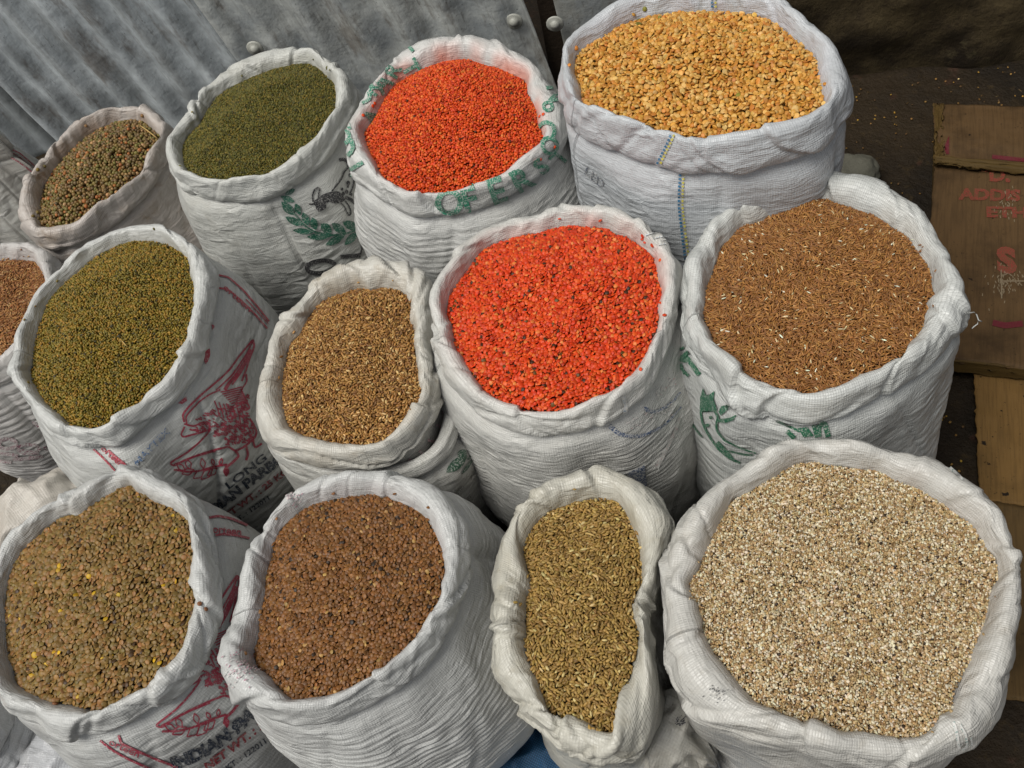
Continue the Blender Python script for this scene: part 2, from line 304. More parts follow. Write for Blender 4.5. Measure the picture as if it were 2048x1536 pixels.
def creases(th, s, rng, n, depth, width=(.02, .05)):
    d = np.zeros((len(th), len(s)))
    for _ in range(n):
        t0 = rng.uniform(-np.pi, np.pi); sl = rng.uniform(-1.1, 1.1); wd = rng.uniform(*width); dp = depth * rng.uniform(.4, 1.2)
        x = (th[:, None] - t0 - sl * (s[None] - .5) + np.pi) % (2 * np.pi) - np.pi
        c, e = rng.uniform(.25, .75), rng.uniform(.25, .6)
        d -= dp * np.exp(-(x / wd) ** 2) * np.exp(-((s[None] - c) / e) ** 2)
    return d

def laps(th, s, rng, at_, h):
    """folds where the cloth laps over itself: a sharp step that dies away along the rim, running slantwise across it"""
    d = np.zeros((len(th), len(s)))
    for t0 in at_:
        sl = rng.choice([-1, 1]) * rng.uniform(.15, .9); sg = rng.choice([-1, 1]); hh = h * rng.uniform(.6, 1.3); ln = rng.uniform(.08, .22); c, e = rng.uniform(.3, .7), rng.uniform(.3, .6)
        x = sg * ((th[:, None] - t0 - sl * (s[None] - .42) + .10 * np.sin(s[None] * 7 + t0) + np.pi) % (2 * np.pi) - np.pi)
        d += (hh * np.where(x > 0, np.exp(-x / ln), np.exp(x / .014)) - .45 * hh * np.exp(-((x + .03) / .03) ** 2)) * np.exp(-np.abs((s[None] - c) / e) ** 3)
    return d

def bvh_add(key, V, F):
    BVH.setdefault(key, []).append(BVHTree.FromPolygons([Vector(v) for v in V.tolist()], F.tolist()))

def rim(key, name, m, root, mat, seed, fold=1.0, stain=0.0, thin=False):
    rng = np.random.RandomState(seed); N = m.N; w = m.ro - m.ri; th = m.th
    nz = Noise(seed + 1, 24, 64)
    hk = np.clip(m.crest * (.8 + .35 * nz(th / (2 * np.pi) * 24 + 24, th * 0 + 3.3)), .004, .05)
    hc = m.hc * (1 + .12 * nz(th / (2 * np.pi) * 12 + 24, th * 0 + 9.1))
    rows = [(m.ri - .014, -.055 + 0 * w), (m.ri - .004, -.014 + 0 * w), (m.ri + .13 * w, .55 * hk), (m.ri + .42 * w, hk), (m.ri + .76 * w, .72 * hk),
            (m.ro - .002, -.15 * hc), (m.ro + .001, -.6 * hc), (m.ro - .001, -.94 * hc), (m.ro - .007, -1.02 * hc), (m.ro - .015, -.85 * hc), (m.ro - .019, -.3 * hc)]
    Mv = 42; C = catmull(np.array([[r, z] for r, z in rows]), Mv)      # (Mv, 2, N)
    P = np.stack([to_world(m, C[j, 0], C[j, 1]) for j in range(Mv)], 1)  # (N, Mv, 3)
    s = np.linspace(0, 1, Mv)
    U = (th / (2 * np.pi))[:, None]; S2 = s[None] + 0 * U
    na, nb, nc = Noise(seed + 2, 14), Noise(seed + 3, 40), Noise(seed + 5, 150)
    tw = rng.choice([-1, 1]) * rng.uniform(1.5, 3.5)
    d = .0032 * na(U * 14 + tw * S2 + 90, S2 * 2.5 + 7) + .0016 * nb(U * 40 + 2 * tw * S2 + 92, S2 * 3) + .0004 * nc(U * 150 + 5 * tw * S2 + 150, S2 * 5)
    nd = Noise(seed + 9, 26); ne = Noise(seed + 10, 70)
    d += .0013 * ((1 - np.abs(nd(U * 26 + 26 + 1.6 * tw * S2, S2 * 2.2 + 5 + na(U * 14, S2 * 2)))) ** 3 - .4) + .0006 * ((1 - np.abs(ne(U * 70 + 70 - 4 * tw * S2, S2 * 3 + 8))) ** 3 - .4)
    d += creases(th, s, rng, 6, .0045, (.03, .08)) + creases(th, s, rng, 6, .0030, (.010, .020)) + laps(th, s, rng, list(m.folds) + list(rng.uniform(-np.pi, np.pi, 2)), .0056)
    ncr = Noise(seed + 21, 9); cc = .56 + .16 * ncr(U * 9 + 9, S2 * 0 + 2)      # the loose edge of the roll runs along the rim
    d -= .0034 * sstep(-.5, .5, ncr(U * 9 + 9, S2 * 0 + 7)) * np.exp(-((S2 - cc) / .022) ** 2) - .0022 * sstep(-.5, .5, ncr(U * 9 + 9, S2 * 0 + 7)) * np.exp(-np.clip(S2 - cc, 0, 1) / .08) * (S2 > cc)
    env = sstep(.0, .22, s) * (1 - .7 * sstep(.72, .86, s))
    d = d * env[None] * fold
    Nn = grid_normals(P)
    mid = Nn[:, Mv // 3]; 
    if (mid @ m.n).mean() < 0: Nn = -Nn
    P = P + Nn * d[..., None]
    V = P.reshape(-1, 3); F = grid_faces(N, Mv)
    if (grid_normals(P)[:, Mv // 3] @ m.n).mean() > 0: pass
    else: F = F[:, ::-1]
    arc = np.concatenate([[0], np.cumsum(np.hypot(np.diff(C[:, 0].mean(1)), np.diff(C[:, 1].mean(1))))])
    uv = np.stack([np.repeat((th + np.pi) * round(m.R * 2 * np.pi / TAPE) * TAPE / (2 * np.pi), Mv), np.tile(arc, N)], 1)
    nst = Noise(seed + 8, 40)
    stv = stain * (np.exp(-((s[None] - .12) / .13) ** 2) * (.55 + .6 * nst(U * 40 + 40, S2 * 6 + 3)) ) + 0 * U
    me = mesh_from(V, F, uv, True, {'stain': np.clip(stv, 0, .9)})
    o = link(name, me, root, mat); bvh_add((key, 'rim'), V, F); return o

def body(key, name, m, root, mat, seed, base=(0, 0), rb=1.0, bulge=.02, ripple=.0022, wl=.013, z0=0.0, sag=1.0, top_in=.012, diag=0.0, N=270, Mv=200):
    rng = np.random.RandomState(seed + 77)
    idx = (np.arange(N) * m.N / N).astype(int); th = m.th[idx]
    T = to_world(m, m.ro - top_in, -m.hc * .75 + 0 * m.ro)[idx]
    rr = m.ro.mean() * rb
    B = np.stack([m.C[0] + base[0] + rr * np.cos(th), m.C[1] + base[1] + rr * np.sin(th), z0 + 0 * th], 1)
    s = np.linspace(0, 1, Mv); k = sstep(0, .75, s)
    P = T[:, None] * (1 - k[None, :, None]) + B[:, None] * k[None, :, None]
    P[..., 2] = T[:, None, 2] * (1 - s)[None] + z0 * s[None]
    rad = np.stack([np.cos(th), np.sin(th), 0 * th], 1)[:, None]
    bl = bulge * np.sin(np.pi * np.clip(s * 1.15 - .03, 0, 1)) ** .8 - .05 * sstep(.86, 1, s) ** 2 + .011 * sstep(0, .07, s) 
    U = ((th + np.pi) / (2 * np.pi))[:, None]; z = P[..., 2]
    a, b_, c_, e_ = Noise(seed + 11, 9), Noise(seed + 12, 22), Noise(seed + 13, 60), Noise(seed + 14, 14)
    S2 = s[None] + 0 * U
    H = m.C[2]
    warp = .40 * a(U * 9 + 9, z / .16) + .15 * b_(U * 22, z / .07) + diag * np.sin(U * 2 * np.pi * 2 + 1.0)
    mask = (.30 + .70 * sstep(-.40, .30, e_(U * 14 + 14, z / .09 + 5))) * sstep(.02, .14, S2)
    ph = 2 * np.pi * (z / wl + warp)
    rip = (np.abs(np.sin(ph / 2)) ** .6 * 2 - 1) * ripple * mask * (.6 + .5 * c_(U * 60 + 5, z / .011 + 3))
    big = sag * (.010 * a(U * 9 + 2, z / .16 + 3) + .005 * b_(U * 22 + 7, z / .09 + 1) + .0012 * c_(U * 60, z / .02))
    cr = creases(th, s, rng, 10, .006 * sag, (.02, .05)) * sstep(0, .1, s)[None]
    # folds hanging from the cuff
    d = bl[None] + rip + big * sstep(0, .12, S2) + cr
    P = P + rad * d[..., None]
    cap = P[:, -1].mean(0); V = np.concatenate([P.reshape(-1, 3), cap[None]]); F = grid_faces(N, Mv)
    Pn = grid_normals(P)[:, Mv // 2]
    if (Pn * rad[:, 0]).sum(1).mean() < 0: F = F[:, ::-1]
    v = np.concatenate([[0], np.cumsum(np.linalg.norm(np.diff(P.mean(0) * 0 + P[0], axis=0), axis=1))])
    uv = np.stack([np.repeat((th + np.pi) * round(m.R * 2 * np.pi / TAPE) * TAPE / (2 * np.pi), Mv), np.tile(v, N)], 1)
    uv = np.concatenate([uv, [[0, 0]]])
    tri = [[i * Mv + Mv - 1, ((i + 1) % N) * Mv + Mv - 1, len(V) - 1] for i in range(N)]
    me = mesh_from(V, F.tolist() + tri, uv, True, {'stain': np.zeros(len(V))})
    o = link(name, me, root, mat); bvh_add((key, 'body'), V, F); return o

# ------------------------------------------------------------------ grain
def grain_tree(name, mat, flat=0.0, pinch=0.0, sub=2):
    g = bpy.data.node_groups.new(name, 'GeometryNodeTree')
    g.interface.new_socket('Geometry', in_out='INPUT', socket_type='NodeSocketGeometry'); g.interface.new_socket('Geometry', in_out='OUTPUT', socket_type='NodeSocketGeometry')
    N, L = g.nodes.new, g.links.new
    gi, go = N('NodeGroupInput'), N('NodeGroupOutput')
    ico = N('GeometryNodeMeshIcoSphere'); ico.inputs['Radius'].default_value = .5; ico.inputs['Subdivisions'].default_value = sub
    geo = ico.outputs['Mesh']
    if flat or pinch:
        sp = N('GeometryNodeSetPosition'); pos = N('GeometryNodeInputPosition'); se = N('ShaderNodeSeparateXYZ'); co = N('ShaderNodeCombineXYZ')
        L(geo, sp.inputs['Geometry']); L(pos.outputs[0], se.inputs[0])
        mx = N('ShaderNodeMath'); mx.operation = 'MAXIMUM'; mx.inputs[1].default_value = -flat if flat else -1; L(se.outputs[2], mx.inputs[0])
        x2 = N('ShaderNodeMath'); x2.operation = 'MULTIPLY'; L(se.outputs[0], x2.inputs[0]); L(se.outputs[0], x2.inputs[1])
        fa = N('ShaderNodeMath'); fa.operation = 'MULTIPLY_ADD'; L(x2.outputs[0], fa.inputs[0]); fa.inputs[1].default_value = -pinch * 4; fa.inputs[2].default_value = 1
        my = N('ShaderNodeMath'); my.operation = 'MULTIPLY'; L(se.outputs[1], my.inputs[0]); L(fa.outputs[0], my.inputs[1])
        mz = N('ShaderNodeMath'); mz.operation = 'MULTIPLY'; L(mx.outputs[0], mz.inputs[0]); L(fa.outputs[0], mz.inputs[1])
        L(se.outputs[0], co.inputs[0]); L(my.outputs[0], co.inputs[1]); L(mz.outputs[0], co.inputs[2]); L(co.outputs[0], sp.inputs['Position'])
        geo = sp.outputs[0]
    ss = N('GeometryNodeSetShadeSmooth'); L(geo, ss.inputs[0]); sm = N('GeometryNodeSetMaterial'); L(ss.outputs[0], sm.inputs[0]); sm.inputs['Material'].default_value = mat
    iop = N('GeometryNodeInstanceOnPoints'); L(gi.outputs[0], iop.inputs['Points']); L(sm.outputs[0], iop.inputs['Instance'])
    def na(attr, typ):
        x = N('GeometryNodeInputNamedAttribute'); x.data_type = typ; x.inputs['Name'].default_value = attr; return x.outputs['Attribute']
    L(na('is_grain', 'BOOLEAN'), iop.inputs['Selection'])
    er = N('FunctionNodeEulerToRotation'); L(na('rot', 'FLOAT_VECTOR'), er.inputs[0]); L(er.outputs[0], iop.inputs['Rotation']); L(na('scl', 'FLOAT_VECTOR'), iop.inputs['Scale'])
    jn = N('GeometryNodeJoinGeometry'); L(iop.outputs[0], jn.inputs[0]); L(gi.outputs[0], jn.inputs[0]); L(jn.outputs[0], go.inputs[0])
    return g

def grain_object(name, base_v, base_f, pts, rot, scl, col, tree, base_mat):
    nb = len(base_v); V = np.concatenate([base_v, pts]) if nb else pts
    me = bpy.data.meshes.new('grain'); me.from_pydata(V.tolist(), [], base_f); n = len(V)
    isg = np.zeros(n, bool); isg[nb:] = True
    a = me.attributes.new('is_grain', 'BOOLEAN', 'POINT'); a.data.foreach_set('value', isg)
    for k, x in (('rot', rot), ('scl', scl)):
        full = np.zeros((n, 3), np.float32); full[nb:] = x; a = me.attributes.new(k, 'FLOAT_VECTOR', 'POINT'); a.data.foreach_set('vector', full.ravel())
    full = np.ones((n, 4), np.float32); full[nb:, :3] = col; a = me.attributes.new('gcol', 'FLOAT_COLOR', 'POINT'); a.data.foreach_set('color', full.ravel())
    if base_f: me.polygons.foreach_set('use_smooth', [True] * len(me.polygons))
    me.materials.append(base_mat); me.update()
    o = bpy.data.objects.new(name, me); COL.objects.link(o)
    md = o.modifiers.new('grains', 'NODES'); md.node_group = tree
    return o

UNI = {'s4': .3, 's9': .25, 's1': .5, 's11': .45, 's15': .1, 's7': .2, 's12': .3, 's13': .2, 's10': .2}      # how far the colours of one heap draw together
def palette(rng, n, pal, jit=.12, uni=0.0):
    w_ = np.array([p[1] for p in pal], float); w_ /= w_.sum(); c = np.array([lin(p[0]) for p in pal]); c = c + (w_ @ c - c) * uni * (w_ > .06)[:, None]
    i = rng.choice(len(pal), n, p=w_); k = np.clip(rng.normal(1, jit, (n, 1)), .5, 1.6)
    return np.clip(c[i] * k * np.clip(rng.normal(1, jit * .25, (n, 3)), .7, 1.3), 0, 1)

HUE = {'s1': (.98, .97, .86), 's2': (1.02, 1.0, .80), 's3': (.88, .87, .70), 's4': (.90, .87, .78), 's6': (.80, .80, .72), 's7': (.97, .93, .82), 's8': (.94, .94, .82), 's9': (.87, .86, .62),
       's10': (.96, 1.0, .92), 's11': (.96, .95, .80), 's12': (.91, .91, .72), 's13': (.93, .93, .84), 's15': (.91, .88, .80)}
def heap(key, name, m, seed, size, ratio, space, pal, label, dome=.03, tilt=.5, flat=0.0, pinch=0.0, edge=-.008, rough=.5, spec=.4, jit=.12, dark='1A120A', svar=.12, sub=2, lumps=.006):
    rng = np.random.RandomState(seed); L_ = size
    nz = Noise(seed + 4, 64)
    def ri_at(x, y):
        a = np.arctan2(y, x); return np.interp(a, np.concatenate([m.th, [np.pi]]), np.concatenate([m.ri, m.ri[:1]]))
    fr = lambda x, y: np.interp(np.arctan2(y, x), np.concatenate([m.th, [np.pi]]), np.concatenate([m.front, m.front[:1]]))
    def surf(x, y):
        q = np.hypot(x, y) / ri_at(x, y); q = np.clip(q, 0, 1.1)
        return edge + .010 * fr(x, y) * sstep(.5, 1, q) + dome * (1 - q * q) * (1 + .0 * q) + lumps * nz(x / .045 + 32, y / .045 + 32) * (1 - q ** 6)
    # base surface, darkened: shade in the gaps between grains is put into its colour
    A, Rn = 72, 14; ths = np.linspace(-np.pi, np.pi, A, endpoint=False); bv = []
    for j in range(Rn):
        f = j / (Rn - 1)
        r = ri_at(np.cos(ths), np.sin(ths)) * max(f, .001) - .003 * f
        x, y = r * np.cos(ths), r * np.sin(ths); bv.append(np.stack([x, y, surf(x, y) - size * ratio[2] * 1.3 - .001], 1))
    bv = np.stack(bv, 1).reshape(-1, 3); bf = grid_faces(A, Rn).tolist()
    R = m.ri.max() + .02; pts = []
    for layer in range(2):
        nx = int(2 * R / space) + 2; ny = int(2 * R / (space * .866)) + 2
        gx, gy = np.meshgrid(np.arange(nx), np.arange(ny)); x = (gx + .5 * (gy % 2)) * space - R + layer * space * .4; y = gy * space * .866 - R + layer * space * .3
        x = x + rng.uniform(-.33, .33, x.shape) * space; y = y + rng.uniform(-.33, .33, y.shape) * space
        x, y = x.ravel(), y.ravel(); k = np.hypot(x, y) < ri_at(x, y) + .001; x, y = x[k], y[k]
        z = surf(x, y) + rng.normal(0, .20, len(x)) * size * ratio[2] - layer * size * ratio[2] * .95
        pts.append(np.stack([x, y, z], 1))
    ex = []
    for a in np.concatenate([rng.uniform(-np.pi, np.pi, 9), rng.normal(rng.uniform(-np.pi, np.pi), .05, 4)]):      # grains caught on the cloth round the edge
        r = float(ri_at(np.cos(a), np.sin(a))) + rng.exponential(.0018); q = m.C + r * math.cos(a) * m.e1 + r * math.sin(a) * m.e2 + m.n * .08
        hit = BVH[(key, 'rim')][0].ray_cast(Vector(q), Vector(-m.n))
        if hit[0] is not None: ex.append((r * math.cos(a), r * math.sin(a), float((np.array(hit[0]) - m.C) @ m.n) + size * ratio[2] * .35))
    if key not in ('s3', 's11'): pts.append(np.array(ex))
    pts = np.concatenate(pts); n = len(pts)
    rz = rng.uniform(0, 6.283, n)
    if ratio[1] < .7: rz = 4.0 * nz(pts[:, 0] / .05 + 11, pts[:, 1] / .05 + 21) + rng.normal(0, .75, n)      # long grains settle roughly side by side
    rot = np.stack([rng.normal(0, tilt, n), rng.normal(0, tilt, n), rz], 1)
    if flat: rot[rng.rand(n) < .45, 0] += np.pi
    sc = size * np.array(ratio)[None] * np.clip(rng.normal(1, svar, (n, 1)), .6, 1.45) * np.clip(rng.normal(1, .08, (n, 3)), .75, 1.3)
    mat = grain_mat(name + '_grain', rough, spec); tree = grain_tree(name + '_scatter', mat, flat, pinch, sub)
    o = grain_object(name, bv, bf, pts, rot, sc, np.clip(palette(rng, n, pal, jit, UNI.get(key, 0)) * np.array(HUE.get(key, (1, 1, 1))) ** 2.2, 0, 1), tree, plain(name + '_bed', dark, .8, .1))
    o.matrix_world = Matrix(((m.e1[0], m.e2[0], m.n[0], m.C[0]), (m.e1[1], m.e2[1], m.n[1], m.C[1]), (m.e1[2], m.e2[2], m.n[2], m.C[2]), (0, 0, 0, 1)))
    m.surf = surf
    tag(o, label, 'grain', None, 'stuff'); return o

# ------------------------------------------------------------------ printing laid on the cloth
def cast(keys, p):
    """first cloth point on the sight line through photo point p"""
    d = Vector(ray(p)[0]).normalized(); best = None
    for k in keys:
        for t in BVH.get(k, []):
            loc, no, _, dist = t.ray_cast(Vector(CAM), d)
            if loc is not None and (best is None or dist < best[2]): best = (loc, no if no.dot(d) < 0 else -no, dist)
    return best

LIFT = .0013
class Print:
    def __init__(s, keys): s.k, s.V, s.F = keys, [], []
    def pts(s, px):
        out = []; lf = LIFT + (.0008 if any(k[1] == 'rim' for k in s.k) else 0)
        for p in px:
            h = cast(s.k, p)
            if h is None: out.append(None)
            else: s.V.append(tuple(h[0] + h[1] * lf)); out.append(len(s.V) - 1)
        return out
    def face(s, ids):
        if None in ids or len(set(ids)) < 3: return
        vs = [Vector(s.V[i]) for i in ids]
        if max((a - b).length for a in vs for b in vs) > .03: return     # would span a gap in the cloth
        s.F.append(list(ids))
    def stroke(s, pl, w0, w1=None, step=4.0):
        pl = np.asarray(pl, float); w1 = w0 if w1 is None else w1
        seg = np.hypot(*np.diff(pl, axis=0).T); L = np.concatenate([[0], np.cumsum(seg)]); n = max(2, int(L[-1] / step) + 1)
        t = np.linspace(0, L[-1], n); c = np.stack([np.interp(t, L, pl[:, 0]), np.interp(t, L, pl[:, 1])], 1)
        if n > 4: c[1:-1] = (c[:-2] + 2 * c[1:-1] + c[2:]) / 4
        g = np.gradient(c, axis=0); g /= np.hypot(*g.T)[:, None] + 1e-9; nn = np.stack([-g[:, 1], g[:, 0]], 1)
        ww = np.linspace(w0, w1, n)[:, None] / 2; k = max(2, int(max(w0, w1) / 3.5) + 1)
        rows = [s.pts(c + nn * ww * f) for f in np.linspace(-1, 1, k)]
        for a, b in zip(rows[:-1], rows[1:]):
            for i in range(n - 1): s.face([a[i], a[i + 1], b[i + 1], b[i]])
    def poly(s, pl, step=5.0):
        """filled outline: bmesh fill, then cut into small cells so that it follows the cloth"""
        bm = bmesh.new(); vs = [bm.verts.new((x, y, 0)) for x, y in pl]
        try: bm.faces.new(vs)
        except ValueError: bm.free(); return
        bmesh.ops.triangulate(bm, faces=bm.faces[:]); s.cut(bm, step)
    def cut(s, bm, step, f=lambda x, y: (x, y)):
        xs = [v.co.x for v in bm.verts]; ys = [v.co.y for v in bm.verts]
        for ax, lo, hi in ((0, min(xs), max(xs)), (1, min(ys), max(ys))):
            k = lo + step
            while k < hi:
                co = Vector((k, 0, 0)) if ax == 0 else Vector((0, k, 0)); no = Vector((1, 0, 0)) if ax == 0 else Vector((0, 1, 0))
                bmesh.ops.bisect_plane(bm, geom=bm.verts[:] + bm.edges[:] + bm.faces[:], plane_co=co, plane_no=no); k += step
        bm.verts.index_update(); ids = s.pts([f(v.co.x, v.co.y) for v in bm.verts])
        for fc in bm.faces: s.face([ids[v.index] for v in fc.verts])
        bm.free()
    def leaf(s, a, b, w):
        a, b = np.array(a, float), np.array(b, float); d = b - a; n = np.array([-d[1], d[0]]) / (np.hypot(*d) + 1e-9); t = np.linspace(0, 1, 9)
        pr = np.sin(np.pi * t) ** .8 * w / 2
        L_ = [tuple(a + d * x + n * y) for x, y in zip(t, pr)]; R_ = [tuple(a + d * x - n * y) for x, y in zip(t[::-1][1:-1], pr[::-1][1:-1])]
        s.poly(L_ + R_, 6)
    def ring(s, c, rx, ry, w, rot=0.0):
        t = np.linspace(0, 2 * np.pi, 28); x, y = rx * np.cos(t), ry * np.sin(t)
        s.stroke(np.stack([c[0] + x * math.cos(rot) - y * math.sin(rot), c[1] + x * math.sin(rot) + y * math.cos(rot)], 1), w)
    def text(s, txt, o, bx, by, curve=(0, 0), bold=.02):
        """letters: photo point o, photo vectors for one em along the line (bx) and up (by), curve = quadratic bend"""
        cu = bpy.data.curves.new('lettering', 'FONT'); cu.body = txt; cu.size = 1; cu.offset = bold; cu.fill_mode = 'FRONT' if hasattr(cu, 'fill_mode') else cu.fill_mode
        cu.dimensions = '2D'; cu.resolution_u = 3
        ob = bpy.data.objects.new('lettering', cu); COL.objects.link(ob); bpy.context.view_layer.update()
        me = bpy.data.meshes.new_from_object(ob.evaluated_get(bpy.context.evaluated_depsgraph_get()))
        bm = bmesh.new(); bm.from_mesh(me); bpy.data.objects.remove(ob); bpy.data.meshes.remove(me); bpy.data.curves.remove(cu)
        for v in bm.verts: v.co.z = 0
        s.cut(bm, .13, lambda x, y: (o[0] + bx[0] * x + by[0] * y + curve[0] * x * x, o[1] + bx[1] * x + by[1] * y + curve[1] * x * x))
    def done(s, name, root, colour, wear=.35, bare='D2D0CA'):
        if not s.F: return None
        par = list(range(len(s.V)))
        def find(i):
            while par[i] != i: par[i] = par[par[i]]; i = par[i]
            return i
        for f in s.F:
            for i in f[1:]: par[find(i)] = find(f[0])
        isl = {}
        for f in s.F: isl.setdefault(find(f[0]), []).append(f)
        V = np.array(s.V); bx = [(V[sorted({i for f in fs for i in f})], fs) for fs in isl.values()]; cl = []
        for pv, fs in sorted(bx, key=lambda q: tuple(q[0].mean(0))):            # pieces closer than 2 cm belong to one printed mark
            lo, hi = pv.min(0) - .005, pv.max(0) + .005; hit = [c for c in cl if (c[0] < hi).all() and (c[1] > lo).all()]
            cl = [c for c in cl if not any(c is k for k in hit)]
            for c in hit: lo, hi, fs = np.minimum(lo, c[0]), np.maximum(hi, c[1]), fs + c[2]
            cl.append((lo, hi, fs))
        for lo, hi, fs in cl:
            used = sorted({i for f in fs for i in f}); mp = {u: i for i, u in enumerate(used)}
            me = mesh_from([s.V[u] for u in used], [[mp[i] for i in f] for f in fs], None, True)
            o = link(name, me, root, ink(colour, wear, bare))
            if 'speck' in name or 'dashes' in name or 'torn' in name or 'magenta' in name: o['kind'] = 'stuff'
# ------------------------------------------------------------------ the setting: ground, wall, plinth
rs = np.random.RandomState(5)
def grid_sheet(fn, nu, nv, uvf=None):
    u, v = np.meshgrid(np.linspace(0, 1, nu), np.linspace(0, 1, nv), indexing='ij'); P = fn(u, v); F = grid_faces(nu, nv, False)
    return P.reshape(-1, 3), F, np.stack([u.ravel(), v.ravel()], 1)

def ground_mat():
    m, t, p = nodes('trodden_earth'); b = NB(t); tc = b.n('ShaderNodeTexCoord').outputs['Object']
    c = b.mix(b.ramp(b.noise(tc, 5, 5, .6), .35, .7), lin('2C2214'), lin('1A140C'))
    c = b.mix(b.math('MULTIPLY', b.ramp(b.noise(tc, 60, 4, .6), .55, .75), .5), c, lin('44361E'))
    c = b.mix(b.math('MULTIPLY', b.ramp(b.noise(tc, 14, 3, .6), .62, .72), .4), c, lin('4A2E24'))
    t.links.new(c, p.inputs['Base Color']); p.inputs['Roughness'].default_value = .75; p.inputs['Specular IOR Level'].default_value = .25
    nr = b.bump(b.noise(tc, 22, 5, .65), .7, .02); nr = b.bump(b.noise(tc, 150, 4, .65), .6, .004, nr); t.links.new(nr, p.inputs['Normal']); return m
gv, gf, _ = grid_sheet(lambda u, v: np.stack([(u - .5) * 40 * np.abs(u * 2 - 1) ** 2 + (u - .5) * 3, (v - .5) * 40 * np.abs(v * 2 - 1) ** 2 + (v - .5) * 3 + .8, 0 * u], -1), 160, 160)
gn = Noise(3); gv[:, 2] = (.006 * gn(gv[:, 0] / .12 + 32 * 40, gv[:, 1] / .12 + 32 * 40) + .003 * gn(gv[:, 0] / .04 + 640, gv[:, 1] / .04 + 640)) - .008
tag(link('ground', mesh_from(gv, gf, None, True), None, ground_mat()), 'dark trodden earth strewn with spilled grain', 'ground', None, 'structure')

W0 = at(1703, 150); _e = at(2048, 113) - W0; WE = _e / np.linalg.norm(_e); WN = np.array([WE[1], -WE[0], 0.0]); WN = WN if WN @ (CAM - W0) > 0 else -WN
def wall_pt(a, z, off=0): return W0 + WE * a + np.array([0, 0, z]) + WN * off

def metal_mat(name, light, rust):
    m, t, p = nodes(name); b = NB(t); tc = b.n('ShaderNodeTexCoord'); uv, ob = tc.outputs['UV'], tc.outputs['Object']
    c = b.mix(b.ramp(b.noise(ob, 9, 5, .65), .35, .7), lin(light), lin('A4AAAC'))
    wv = b.n('ShaderNodeTexCoord').outputs['UV']
    stre = b.noise(b.mapping(uv, (30, 2.2, 1)), 1.0, 7, .72); c = b.mix(b.math('MULTIPLY', b.ramp(stre, .46, .66), .38), c, lin('6E6C64'))
    st2 = b.noise(b.mapping(uv, (17, 4.5, 1), (4, 2, 0)), 1.0, 9, .74); c = b.mix(b.math('MULTIPLY', b.ramp(st2, .51, .66), rust), c, lin('5E472C'))
    st3 = b.noise(b.mapping(uv, (150, 20, 1), (1, 2, 0)), 1.0, 5, .7); c = b.mix(b.math('MULTIPLY', b.ramp(st3, .55, .72), .45), c, lin('4A3F30'))
    spot = b.ramp(b.noise(ob, 210, 3, .6), .66, .74); c = b.mix(b.math('MULTIPLY', spot, .7), c, lin('2E231A'))
    wht = b.ramp(b.noise(b.mapping(uv, (50, 14, 1), (1, 7, 0)), 1.0, 5, .7), .6, .78); c = b.mix(b.math('MULTIPLY', wht, .45), c, lin('D0D4D4'))
    t.links.new(c, p.inputs['Base Color']); p.inputs['Metallic'].default_value = .15; p.inputs['Roughness'].default_value = .5
    nr = b.bump(b.noise(ob, 16, 4, .55), .45, .012); nr = b.bump(b.noise(ob, 260, 3, .6), .35, .0012, nr); t.links.new(nr, p.inputs['Normal']); return m

wall = empty('sheet_metal_wall', tuple(wall_pt(-1.2, 0)), 'grey corrugated iron sheet wall with rust streaks behind the back row of sacks', 'wall')
def sheet(name, a0, a1, lean, amp, wl, off, mat, ph=0.0, z1=1.6, warp=.004, label=None):
    """a corrugated sheet between a0 and a1 (metres along the wall at the ground), leaning sideways"""
    nu = max(40, int((a1 - a0) / .0045)); nz_ = Noise(int(abs(a0) * 100) + 7)
    def fn(u, v):
        z = -.02 + v * z1; a = a0 + (a1 - a0) * u + lean * z; bb = (a0 + (a1 - a0) * u)
        d = off + amp * np.cos(2 * np.pi * bb / wl + ph) * (1 + .15 * nz_(bb / .1 + 40, z / .15 + 9)) + warp * nz_(bb / .16 + 33, z / .22 + 5) + .0012 * nz_(bb / .03 + 3, z / .05)
        return W0 + WE * a[..., None] + WN * d[..., None] + np.array([0, 0, 1.0]) * z[..., None]
    V, F, uv = grid_sheet(fn, nu, 60); uv = uv * np.array([a1 - a0, z1])
    # thickness: a second skin 1.2 mm behind, closed along the edges
    me = mesh_from(V, F, uv, True); o = link(name, me, wall, mat)
    so = o.modifiers.new('thickness', 'SOLIDIFY'); so.thickness = .0014; so.offset = 0
    if label: o['label'] = label
    return o
mA, mB, mC, mD = metal_mat('weathered_zinc_dark', 'A4AAAA', .6), metal_mat('weathered_zinc', 'D9E0E2', .55), metal_mat('weathered_zinc_pale', 'DADDD8', .55), metal_mat('weathered_zinc_brown', 'A8A8A0', .8)
sheet('metal_sheet', -3.0, -1.775, -.16,   .010, .076, -.026, mA)
sheet('metal_sheet', -1.785, -1.185, -.17, .0110, .076, -.006, mB, 1.1)
sheet('metal_sheet', -1.215, -.592, -.16, .0080, .092, .018, mC, .6, warp=.006)
sheet('metal_sheet', -.565, -.13, -.06, .0035, .15, .006, mD, 2.0, warp=.006, label='rusty brown flatter metal sheet')
post = box_mesh(.06, .03, 1.6); po = link('wooden_post', post, wall, plain('old_dark_timber', '3A3026', .8, .2, .35, 40, .004, 120), False)
po.location = (0, 0, 0); po.matrix_parent_inverse = Matrix.Translation(wall.location).inverted(); pc = wall_pt(-.585, .8, -.030); po.matrix_basis = Matrix.Translation(Vector(pc)) @ Matrix.Rotation(math.atan2(WE[1], WE[0]), 4, 'Z')
bolt_m = plain('bolt_zinc', 'B4B4AA', .5, .5, .2, 120, .001, 300)
